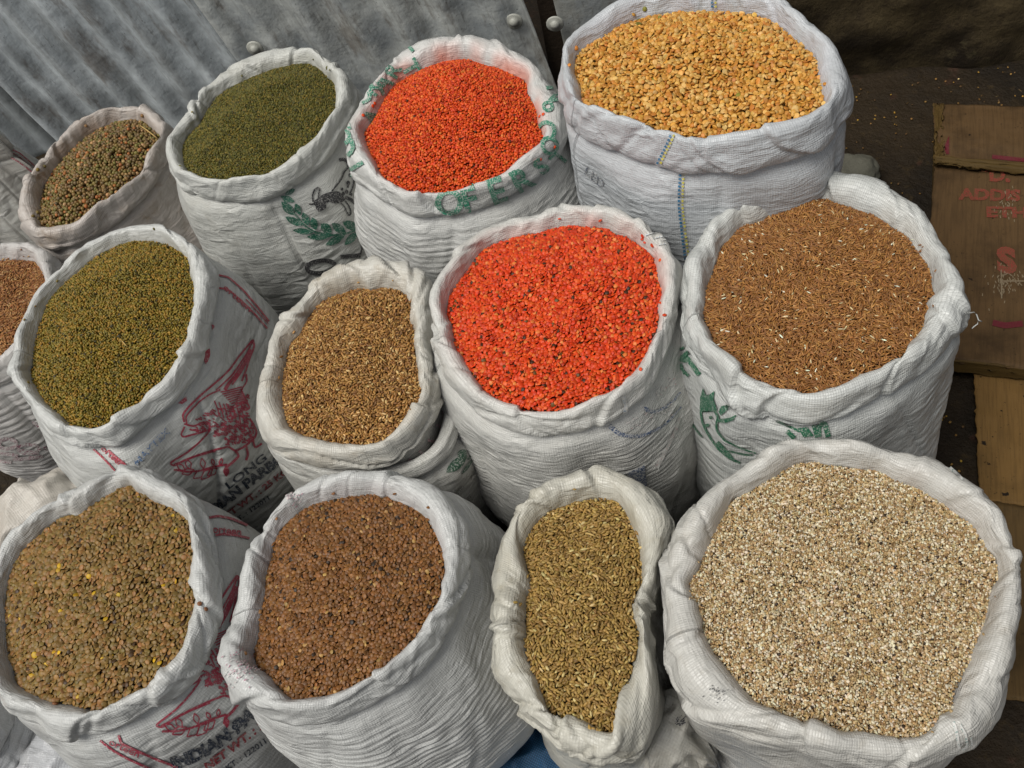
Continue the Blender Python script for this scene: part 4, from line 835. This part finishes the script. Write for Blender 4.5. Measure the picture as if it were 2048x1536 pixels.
# leaves on the outer bag, pink stripes on the wheat sack
c = crop(780, 780, 240 / 1317); p = Print([('s8o', 'body')])
p.leaf(c([(612, 905)])[0], c([(840, 720)])[0], 20); p.leaf(c([(735, 730)])[0], c([(830, 660)])[0], 14); p.poly(c([(735, 690), (790, 650), (835, 680), (830, 760), (770, 800), (740, 760)])); p.leaf(c([(830, 620)])[0], c([(935, 700)])[0], 13); p.leaf(c([(780, 920)])[0], c([(900, 760)])[0], 8)
p.leaf(c([(910, 540)])[0], c([(1000, 560)])[0], 12); p.stroke(c([(840, 760), (900, 720), (960, 650), (990, 580)]), 5); p.stroke(c([(925, 800), (960, 720), (975, 660)]), 4); p.done('leaf_print', ROOT['s8'], '27503A', .35)
p = Print([('s8o', 'body')])
for a, b in [((890, 970), (960, 900)), ((700, 1170), (800, 1050)), ((620, 1130), (720, 1090)), ((820, 1230), (880, 1160)), ((950, 930), (1000, 880))]: p.stroke(c([a, b]), 5)
p.done('faded_black_print', ROOT['s8'], '55534E', .6)
p = Print([('s8', 'body'), ('s8', 'rim')])
for a, b in [((540, 225), (650, 300)), ((490, 380), (660, 450)), ((400, 545), (545, 590)), ((310, 665), (450, 735)), ((200, 750), (380, 850))]: p.stroke(c([a, b]), 5)
p.done('pink_stripes', ROOT['s8'], 'B8707C', .6)
# magenta print on the left edge sack, green smudges on the widest sack
c = crop(0, 600, 260 / 998); p = Print([('s6', 'body')])
p.ring(c([(60, 1100)])[0], 18, 10, 7); p.ring(c([(220, 1140)])[0], 22, 9, 6)
for a, b in [((0, 1170), (140, 1190)), ((140, 1150), (300, 1170)), ((250, 940), (310, 970)), ((100, 1220), (330, 1200)), ((330, 1130), (420, 1160)), ((0, 1230), (90, 1240)), ((400, 1110), (560, 1190)), ((420, 1190), (600, 1260))]: p.stroke(c([a, b]), 7)
p.done('magenta_print', ROOT['s6'], '8A4A60', .6)
p = Print([('s15', 'rim'), ('s15', 'body')]); c = crop(1848, 1100, 200 / 705)
p.stroke(c([(210, 1215), (225, 1300), (240, 1390)]), 6); p.stroke(c([(250, 1230), (285, 1290), (295, 1370), (260, 1400)]), 5); p.stroke(c([(320, 1310), (330, 1370)]), 4); p.stroke([(1895, 935), (1912, 950), (1925, 962)], 5)
p.done('faded_green_print', ROOT['s15'], '4F8078', .75)
p = Print([('s15', 'rim')])
for _ in range(40): x, y = 1435 + rs.normal(0, 10), 1385 + rs.normal(0, 9); p.stroke([(x, y), (x + 3, y - 2)], 1.6)
p.done('ink_specks', ROOT['s15'], '3A3A3A', .5)
p = Print([('s12', 'rim')])
for _ in range(90): x, y = 478 + rs.normal(0, 14) + (rs.rand() < .3) * rs.uniform(0, 60), 1335 + rs.normal(0, 16); p.stroke([(x, y), (x + 4, y - 3)], 1.8)
for _ in range(40): x, y = 585 + rs.normal(0, 9), 1000 + rs.normal(0, 8); p.stroke([(x, y), (x + 3, y - 3)], 1.5)
p.done('magenta_specks', ROOT['s12'], 'A8627C', .6)
# ------------------------------------------------------------------ more sacks along the edges of the picture
def ell(cx, cy, rx, ry, rot=0, n=28): return [(cx + rx * math.cos(t) * math.cos(rot) - ry * math.sin(t) * math.sin(rot), cy + rx * math.cos(t) * math.sin(rot) + ry * math.sin(t) * math.cos(rot)) for t in np.linspace(0, 2 * np.pi, n, endpoint=False)]
OUT['s5'] = (ell(-80, 300, 62, 40, -.4), ell(-80, 296, 86, 62, -.4))
OUT['s17'] = (ell(-95, 1440, 98, 84, -.3), ell(-95, 1440, 126, 116, -.3))
K['s5'] = sack('s5', .36, 'greyish sack with a double red band at the far left edge under the iron wall', 'D6D4CE', 2, 0, .035, .018, 15, 1, .1, bulge=.030, ripple=.0008, rb=1.0)
K['s17'] = sack('s17', .30, 'grey sack low in the bottom left corner of the photo', 'D2D3D6', 0, 0, .040, .018, 27, 1.2, .1, bulge=.02, ripple=.002, rb=1.05)
heap('s17', 'lentil_heap', K['s17'], 117, .0056, (1, .97, .42), .0042, [('A86A2C', 5), ('96602C', 3), ('B8803C', 2)], 'orange brown lentils showing at the bottom left edge', .02, .5, dark='1C0F08')
heap('s5', 'seed_heap', K['s5'], 118, .0056, (1, .8, .6), .0048, [('8A7A50', 5), ('6A5A3A', 3)], 'seed in the greyish sack at the far left edge', .01, .5, dark='1C0F08')
p = Print([('s5', 'body')])
p.stroke([(0, 297), (18, 297), (38, 305), (58, 322), (78, 340)], 2.4); p.stroke([(0, 314), (18, 313), (34, 321), (52, 334), (70, 349)], 2.6); p.stroke([(10, 303), (30, 307), (50, 322), (68, 338)], 1.8); p.done('red_band', K['s5'].root, '9A3444', .35)
p = Print([('s5', 'body')]); p.stroke([(16, 265), (24, 268), (32, 272)], 4); p.stroke([(34, 272), (42, 282)], 2); p.done('faded_black_print', K['s5'].root, '3C4450', .5)

def lump(name, c, rad, seed, mat, fold=.012, lat=90, lon=140, rotz=0.0, parent=None, ridged=True, squash=.75):
    a, b_ = Noise(seed, 12), Noise(seed + 1, 26); th = np.linspace(0, 2 * np.pi, lon, endpoint=False); ph = np.linspace(.02, np.pi - .02, lat)
    Tm, Pm = np.meshgrid(th, ph, indexing='ij'); U = Tm / (2 * np.pi); S = Pm / np.pi
    r = 1 + .0 * U; q = a(U * 12 + 12, S * 4 + 3) ; q2 = b_(U * 26 + 26, S * 9 + 2)
    q = (1 - 2 * np.abs(q)) if ridged else q; q2 = (1 - 2 * np.abs(q2)) if ridged else q2
    x, y, z = np.sin(Pm) * np.cos(Tm), np.cos(Pm), np.sin(Pm) * np.sin(Tm); z = np.sign(z) * np.abs(z) ** squash
    d = fold * (q + .45 * q2)
    X, Y, Z = x * (rad[0] + d), y * (rad[1] + d), z * (rad[2] + d * .7)
    ca, sa = math.cos(rotz), math.sin(rotz)
    P = np.stack([c[0] + X * ca - Y * sa, c[1] + X * sa + Y * ca, np.maximum(c[2] + Z, .004)], -1)
    F = grid_faces(lon, lat); k4 = lon // 4; Pn = np.cross(P[k4, lat // 2 + 1] - P[k4, lat // 2], P[k4 + 1, lat // 2] - P[k4, lat // 2])
    if Pn @ (P[k4, lat // 2] - np.array(c)) < 0: F = F[:, ::-1]
    R_ = np.mean(rad[:2]); uv = np.stack([Tm.ravel() * R_, Pm.ravel() * R_], 1)
    V = P.reshape(-1, 3); me = mesh_from(V, F, uv, True, {'stain': np.zeros(len(V))}); bvh_add((name, seed), V, F)
    return link(name, me, parent, mat)

mt14 = fabric('woven_limp_sack', 'E4DCD2', 'B08A80', '8C7A62', .35)
c14 = at(95, 1035, .25); o = lump('limp_sack', (c14[0] - .01, c14[1], .19), (.085, .062, .125), 201, mt14, .011, rotz=.5); tag(o, 'limp cream sack folded over behind the green brown lentil sack at left', 'sack')
mt16 = fabric('woven_crumpled_sack', 'DEDAD0', 'B08A80', '8C7A62', .45)
c16 = at(1352, 1450, .24); o = lump('crumpled_sack', (c16[0], c16[1], .14), (.050, .040, .145), 207, mt16, .012, rotz=.7); tag(o, 'crumpled cream sack corner squeezed between the barley and cracked grain sacks', 'sack')
p = Print([('crumpled_sack', 207)])
for _ in range(26): x, y = 1358 + rs.normal(0, 8), 1446 + rs.normal(0, 5); p.stroke([(x, y), (x + 4, y - 3)], 2.2)
p.done('smudged_print', o, '34343A', .4)
mt17 = fabric('woven_grey_sack', 'CFD0D4', 'B08A80', '7C7872', .3)
c17 = at(120, 1530, .20); o = lump('slumped_sack', (c17[0], c17[1], .12), (.075, .06, .125), 213, mt17, .012, rotz=-.4); tag(o, 'slumped grey sack under the rim of the green brown lentil sack at bottom left', 'sack')

# ------------------------------------------------------------------ tarps, paper, stone
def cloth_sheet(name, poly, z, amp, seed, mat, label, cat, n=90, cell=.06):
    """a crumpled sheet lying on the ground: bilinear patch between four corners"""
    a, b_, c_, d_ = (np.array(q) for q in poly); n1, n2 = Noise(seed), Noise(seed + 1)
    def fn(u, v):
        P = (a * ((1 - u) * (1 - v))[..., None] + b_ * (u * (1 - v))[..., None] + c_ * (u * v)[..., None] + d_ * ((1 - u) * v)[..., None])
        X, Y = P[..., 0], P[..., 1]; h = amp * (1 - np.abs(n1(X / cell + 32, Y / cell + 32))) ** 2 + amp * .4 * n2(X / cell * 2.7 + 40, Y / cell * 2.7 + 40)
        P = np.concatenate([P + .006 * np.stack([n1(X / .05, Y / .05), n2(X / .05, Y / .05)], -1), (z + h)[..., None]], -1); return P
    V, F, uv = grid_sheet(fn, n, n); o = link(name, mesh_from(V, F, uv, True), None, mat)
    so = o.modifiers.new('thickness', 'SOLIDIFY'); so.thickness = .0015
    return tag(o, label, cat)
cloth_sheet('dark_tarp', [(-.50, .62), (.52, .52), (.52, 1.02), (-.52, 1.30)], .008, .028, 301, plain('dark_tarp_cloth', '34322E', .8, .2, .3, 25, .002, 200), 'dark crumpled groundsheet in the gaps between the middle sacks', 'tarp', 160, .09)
def blue_mat():
    m, t, p = nodes('blue_woven_tarp'); b = NB(t); tc = b.n('ShaderNodeTexCoord').outputs['Object']; x = b.sep(tc)
    s1 = b.math('SINE', b.math('MULTIPLY', x[0], 1500)); s2 = b.math('SINE', b.math('MULTIPLY', x[1], 1500)); h = b.math('MULTIPLY', s1, s2)
    c = b.mix(b.ramp(h, -.4, .6), lin('1C3E5C'), lin('2E628A')); t.links.new(c, p.inputs['Base Color']); p.inputs['Roughness'].default_value = .55; t.links.new(b.bump(h, .5, .0008), p.inputs['Normal']); return m
cloth_sheet('blue_tarp', [(-.24, .24), (.16, .16), (.20, .36), (-.24, .45)], .006, .016, 305, blue_mat(), 'blue woven tarp under the front row of sacks', 'tarp', 110, .05)
pa, pb, pc_, pd = at(500, 1430)[:2], at(650, 1470)[:2], at(640, 1580)[:2], at(470, 1560)[:2]
def paper_mat():
    m, t, p = nodes('dirty_paper'); b = NB(t); tc = b.n('ShaderNodeTexCoord').outputs['Object']
    c = b.mix(b.ramp(b.noise(tc, 20, 4, .6), .4, .65), lin('8A7F66'), lin('4A4030')); c = b.mix(b.ramp(b.noise(tc, 160, 2, .5), .64, .70), c, lin('1E1C1A')); t.links.new(c, p.inputs['Base Color']); p.inputs['Roughness'].default_value = .8; return m
cloth_sheet('crumpled_paper', [pa, pb, pc_, pd], .012, .022, 309, paper_mat(), 'dirty crumpled paper on the ground between the two front lentil sacks', 'paper', 60, .04)
sc_ = at(1712, 322, .05); o = lump('pale_stone', (sc_[0] - .01, sc_[1], .015), (.058, .042, .034), 221, plain('pale_stone_rock', '6A685C', .8, .2, .3, 60, .004, 120), .008, 60, 90, ridged=False, squash=1.0); tag(o, 'pale grey dirty stone beside the yellow pea sack', 'stone')

# ------------------------------------------------------------------ cardboard on the ground
def card_mat(name, col, grain_axis, worn=.5):
    m, t, p = nodes(name); b = NB(t); tc = b.n('ShaderNodeTexCoord').outputs['UV']; ob = b.n('ShaderNodeTexCoord').outputs['Object']
    sc = (260, 14, 1) if grain_axis == 0 else (14, 260, 1)
    fl = b.noise(b.mapping(tc, sc), 1.0, 3, .5); c = b.mix(b.math('MULTIPLY', b.ramp(fl, .42, .68), .4), lin(col), tuple(x * .45 for x in lin(col)))
    c = b.mix(b.math('MULTIPLY', b.ramp(b.noise(ob, 9, 5, .65), .42, .7), worn), c, tuple(x * .33 for x in lin(col)))
    c = b.mix(b.ramp(b.noise(ob, 48, 3, .6), .68, .73), c, lin('1E150C')); c = b.mix(b.math('MULTIPLY', b.ramp(b.noise(ob, 190, 2, .6), .66, .74), .6), c, lin('20160C'))
    t.links.new(c, p.inputs['Base Color']); p.inputs['Roughness'].default_value = .7; p.inputs['Specular IOR Level'].default_value = .2
    t.links.new(b.bump(fl, .5, .0015), p.inputs['Normal']); return m
def panel(name, px, z0, dz, mat, root, seed, thick=.004, n=44, key=None):
    """a cardboard panel on photo corners (four), lying at height z0 + dz per corner"""
    cs = [at(x, y, z0 + d) for (x, y), d in zip(px, dz)]; nn = Noise(seed)
    def fn(u, v):
        P = cs[0] * ((1 - u) * (1 - v))[..., None] + cs[1] * (u * (1 - v))[..., None] + cs[2] * (u * v)[..., None] + cs[3] * ((1 - u) * v)[..., None]
        e = (np.minimum(np.minimum(u, 1 - u), np.minimum(v, 1 - v)) < .02)
        P = P + np.stack([.002 * e * nn(u * 37 + 3, v * 37), .002 * e * nn(v * 41, u * 41 + 7), .0035 * nn(u * 3 + 9, v * 3) + .0008 * nn(u * 14, v * 14)], -1); return P
    V, F, uv = grid_sheet(fn, n, n); L1 = np.linalg.norm(cs[1] - cs[0]); L2 = np.linalg.norm(cs[3] - cs[0]); uv = uv * np.array([L1, L2])
    o = link(name, mesh_from(V, F, uv, True), root, mat); so = o.modifiers.new('thickness', 'SOLIDIFY'); so.thickness = thick; so.offset = -1 if grid_up(V, F) else 1
    bvh_add((key, 'panel'), V, F); return o
def grid_up(V, F):
    f = F[0]; return np.cross(V[f[1]] - V[f[0]], V[f[2]] - V[f[1]])[2] > 0
cm1 = card_mat('dirty_cardboard', '58432A', 0, .75); cm2 = card_mat('tan_cardboard', '745830', 0, .45); cm3 = card_mat('cardboard_edge', '52401F', 1, .3)
r1 = empty('cardboard_box', tuple(at(1960, 480)), 'flattened dirty cardboard box with red lettering right of the husked grain sack', 'box')
panel('flap', [(1866, 206), (2300, 222), (2300, 352), (1872, 312)], .050, (.004, 0, .006, .004), cm1, r1, 71, key='box')
panel('folded_edge', [(1867, 313), (2300, 353), (2300, 368), (1870, 330)], .050, (.008, .008, .002, .002), cm3, r1, 72, key='edge')
panel('panel', [(1870, 332), (2300, 371), (2360, 775), (1845, 716)], .044, (0, 0, 0, 0), cm1, r1, 73, key='box')
panel('side_panel', [(1845, 717), (2360, 776), (2362, 792), (1850, 735)], .043, (0, 0, -.02, -.02), cm3, r1, 74, key='edge')
sd_ = panel('inner_panel', [(1869, 208), (1884, 208), (1886, 312), (1873, 312)], .058, (0, 0, 0, 0), cm3, r1, 75, key='edge')
# box body under the panels, so that they do not float
bc = [at(x, y, .045) for x, y in ((1876, 214), (2290, 230), (2340, 760), (1862, 706))]
bm = bmesh.new(); top = [bm.verts.new(Vector(q) - Vector((0, 0, .009))) for q in bc]; bot = [bm.verts.new((q[0], q[1], .002)) for q in bc]
bm.faces.new(top); bm.faces.new(bot[::-1]); [bm.faces.new((top[i], bot[i], bot[(i + 1) % 4], top[(i + 1) % 4])) for i in range(4)]
bmesh.ops.recalc_face_normals(bm, faces=bm.faces[:]); me = bpy.data.meshes.new('mesh'); bm.to_mesh(me); bm.free(); link('box_body', me, r1, cm3)
p = Print([('box', 'panel')]); cR = '84302A'
p.text('"D.', (1962, 361), (44, 2), (-1, -40), bold=.05); p.text('ADDIS', (1919, 399), (42, 1.0), (1, -30), bold=.05); p.text('ETH', (1972, 434), (46, 1.0), (-1, -28), bold=.05)
p.text('S', (1996, 542), (78, 8), (-4, -66), bold=.06); p.done('red_lettering', r1, cR, .55, '58432A')
p = Print([('box', 'panel')]); p.poly([(1898, 272), (1898, 309), (1892, 309), (1889, 300), (1893, 295), (1890, 290)]); p.stroke([(1984, 314), (2020, 318), (2060, 322), (2120, 328)], 8); p.stroke([(1985, 646), (2010, 652), (2045, 648)], 12); p.done('red_print', r1, '5A1420', .25, '58432A')
p = Print([('box', 'panel')])
for _ in range(110):
    x, y = (2010 + rs.normal(0, 14), 560 + rs.normal(0, 16)) if rs.rand() < .7 else (2014 + rs.normal(0, 10), 405 + rs.normal(0, 16)); p.stroke([(x, y), (x + rs.normal(0, 3), y + 5)], 1.8)
p.stroke([(2002, 540), (2003, 598)], 2.5); p.stroke([(2002, 563), (2048, 563)], 2.5)
p.done('torn_paper', r1, '7C6E58', .3, '54422A')
r2 = empty('cardboard_sheet', tuple(at(2000, 1000)), 'lighter tan cardboard sheet standing out of the dark below the lettered box', 'cardboard')
panel('panel', [(1948, 742), (2300, 790), (2300, 1040), (1960, 1000)], .016, (0, 0, 0, 0), cm2, r2, 76)
panel('panel', [(1960, 1002), (2300, 1042), (2250, 1420), (1990, 1395)], .014, (0, 0, 0, 0), card_mat('dull_cardboard', '5A4628', 0, .6), r2, 77)['label'] = 'duller lower cardboard panel'

# ------------------------------------------------------------------ spilled grain, straws, stray lentils, loose thread
def spill(name, region, n, size, ratio, pal, label, seed, clump=.6):
    rg = np.random.RandomState(seed); (x0, y0), (x1, y1) = region; cn = rg.uniform((x0, y0), (x1, y1), (int(n * .05) + 3, 2))
    pt = np.where((rg.rand(n) < clump)[:, None], cn[rg.randint(0, len(cn), n)] + rg.normal(0, .045, (n, 2)), rg.uniform((x0, y0), (x1, y1), (n, 2)))
    q = pt - W0[:2]; keep = (q @ WN[:2] > .015); pt = pt[keep]; n = len(pt)
    z = (.006 * gn(pt[:, 0] / .12 + 32 * 40, pt[:, 1] / .12 + 32 * 40)) - .008 + size * ratio[2] * .4 + .002
    rot = np.stack([rg.normal(0, .4, n), rg.normal(0, .4, n), rg.uniform(0, 6.28, n)], 1); sc = size * np.array(ratio)[None] * rg.uniform(.6, 1.2, (n, 1)) * np.ones((1, 3))
    tree = grain_tree(name + '_scatter', grain_mat(name + '_grain', .5), 0, 0, 2)
    tag(grain_object(name, np.zeros((0, 3)), [], np.concatenate([pt, z[:, None]], 1), rot, sc, palette(rg, n, pal), tree, plain(name + '_bed', '3A2A10')), label, 'grain', None, 'stuff')
spill('spilled_grain', ((.60, .1), (1.75, 1.5)), 1500, .0042, (1, .9, .6), [('A8822F', 3), ('8A6830', 3), ('7A5A2A', 4), ('D8C088', 1), ('5A4020', 4)], 'yellow and brown grain spilled on the dark earth at right', 5)
spill('chaff', ((.60, .1), (1.75, 1.5)), 500, .009, (1, .14, .1), [('8A7448', 4), ('6A5430', 3), ('A89468', 1)], 'bits of straw chaff on the dark earth at right', 6)
spill('spilled_seed', ((-.6, .1), (.3, .5)), 700, .005, (1, .8, .6), [('A8803A', 4), ('7A5A2A', 4), ('C8A060', 2)], 'seed spilled on the ground under the front sacks', 7)

def tube(pts, r, n=6, taper=True):
    pts = [Vector(q) for q in pts]; V, F = [], []
    for i, q in enumerate(pts):
        d = (pts[min(i + 1, len(pts) - 1)] - pts[max(i - 1, 0)]).normalized(); a = d.orthogonal().normalized(); b = d.cross(a); rr = r * (.55 if taper and i in (0, len(pts) - 1) else 1)
        for k in range(n): V.append(tuple(q + rr * (a * math.cos(2 * math.pi * k / n) + b * math.sin(2 * math.pi * k / n))))
    for i in range(len(pts) - 1):
        for k in range(n): F.append([i * n + k, i * n + (k + 1) % n, (i + 1) * n + (k + 1) % n, (i + 1) * n + k])
    F += [list(range(n))[::-1], [(len(pts) - 1) * n + k for k in range(n)]]
    return mesh_from(V, F, None, True)
def heap_pt(m, px, lift=.003):
    off = .02
    for _ in range(6):
        w_ = on_plane([px], m.C + m.n * off, m.n)[0]; q = w_ - m.C; off = float(m.surf(np.array([q @ m.e1]), np.array([q @ m.e2]))[0]) + lift
    return on_plane([px], m.C + m.n * off, m.n)[0]
sm_ = plain('dry_straw', 'C8A868', .6, .3, .2, 200)
for k, a, b, r, lb in [('s1', (279, 250), (314, 276), .0011, 'straw lying across the round brown peas'), ('s7', (243, 681), (254, 693), .0008, 'pale straw on the olive green seed'), ('s13', (1170, 1066), (1190, 1072), .0012, 'dark straw bit on the barley'),
                       ('s8', (757, 712), (772, 724), .0010, 'pale husk sliver on the brown wheat'), ('s15', (1653, 1016), (1656, 1032), .0012, 'brown stalk bit on the pale cracked grain'), ('s10', (1650, 537), (1662, 541), .0009, 'white husk sliver on the reddish husked grain'), ('s2', (588, 312), (600, 314), .0008, 'thin straw at the edge of the dark olive seed')]:
    A, Bb = heap_pt(K[k], a), heap_pt(K[k], b); mid = (A + Bb) / 2 + K[k].n * .0015
    tag(link('straw', tube([A, (A + mid) / 2, mid, (mid + Bb) / 2, Bb], r), None, sm_), lb, 'straw', 'straws on the grain')
lens = bpy.data.meshes.new('lentil'); bm = bmesh.new(); bmesh.ops.create_icosphere(bm, subdivisions=2, radius=.5)
for v in bm.verts: v.co.z *= .45
bm.to_mesh(lens); bm.free(); lens.polygons.foreach_set('use_smooth', [True] * len(lens.polygons))
mb, mo_ = plain('brown_lentil', '8A5A38', .5, .4, .2, 300), plain('orange_lentil', 'E8501C', .5, .4, .15, 300)
def stray(px, key, size, mat, label):
    h = cast([(key, 'rim'), (key, 'body')], px)
    if h is None: return
    me = lens.copy(); me.materials.append(mat); o = bpy.data.objects.new('lentil', me); COL.objects.link(o)
    o.matrix_world = Matrix.Translation(h[0] + h[1] * size * .2) @ h[1].to_track_quat('Z', 'Y').to_matrix().to_4x4() @ Matrix.Scale(size, 4)
    tag(o, label, 'lentil', 'loose lentils lying on the sack rims')
G3 = 'three brown lentils on the right rim of the green brown lentil sack'
stray((386, 1196), 's11', .0058, mb, 'uppermost of ' + G3); stray((399, 1208), 's11', .0058, mb, 'middle of ' + G3); stray((411, 1219), 's11', .0056, mb, 'lowest of ' + G3)
stray((110, 1409), 's11', .0068, mb, 'single brown lentil on the front left rim of the green brown lentil sack')
for px, lb in [((745, 212), 'larger orange lentil on the left green lettered rim'), ((749, 207), 'orange lentil touching the larger one on the left green lettered rim'), ((726, 231), 'single orange lentil lower on the left green lettered rim'), ((1087, 229), 'upper orange lentil on the right green lettered rim'),
               ((1080, 233), 'orange lentil just below the upper one on the right green lettered rim'), ((1109, 294), 'single orange lentil far out on the right green lettered rim'), ((1072, 321), 'orange lentil in the right front notch of the green lettered rim'), ((1080, 319), 'orange lentil beside the right front notch of the green lettered rim')]: stray(px, 's3', .0052, mo_, lb)
tp = K['s10']; h_ = next(q for q in (cast([('s10', 'rim')], (x, 624)) for x in range(1928, 1880, -2)) if q)
th_ = [tuple(h_[0])] + [tuple(on_plane([q], np.array(h_[0]) - np.array([0, 0, .002 * i]), np.array([0, 0, 1.0]))[0]) for i, q in enumerate([(1935, 627), (1948, 624), (1953, 629), (1957, 640), (1963, 643), (1957, 640), (1955, 648), (1948, 653), (1944, 657)])]
link('loose_thread', tube(th_, .0007, 5, False), tp.root, tp.mat)
bpy.context.view_layer.update()
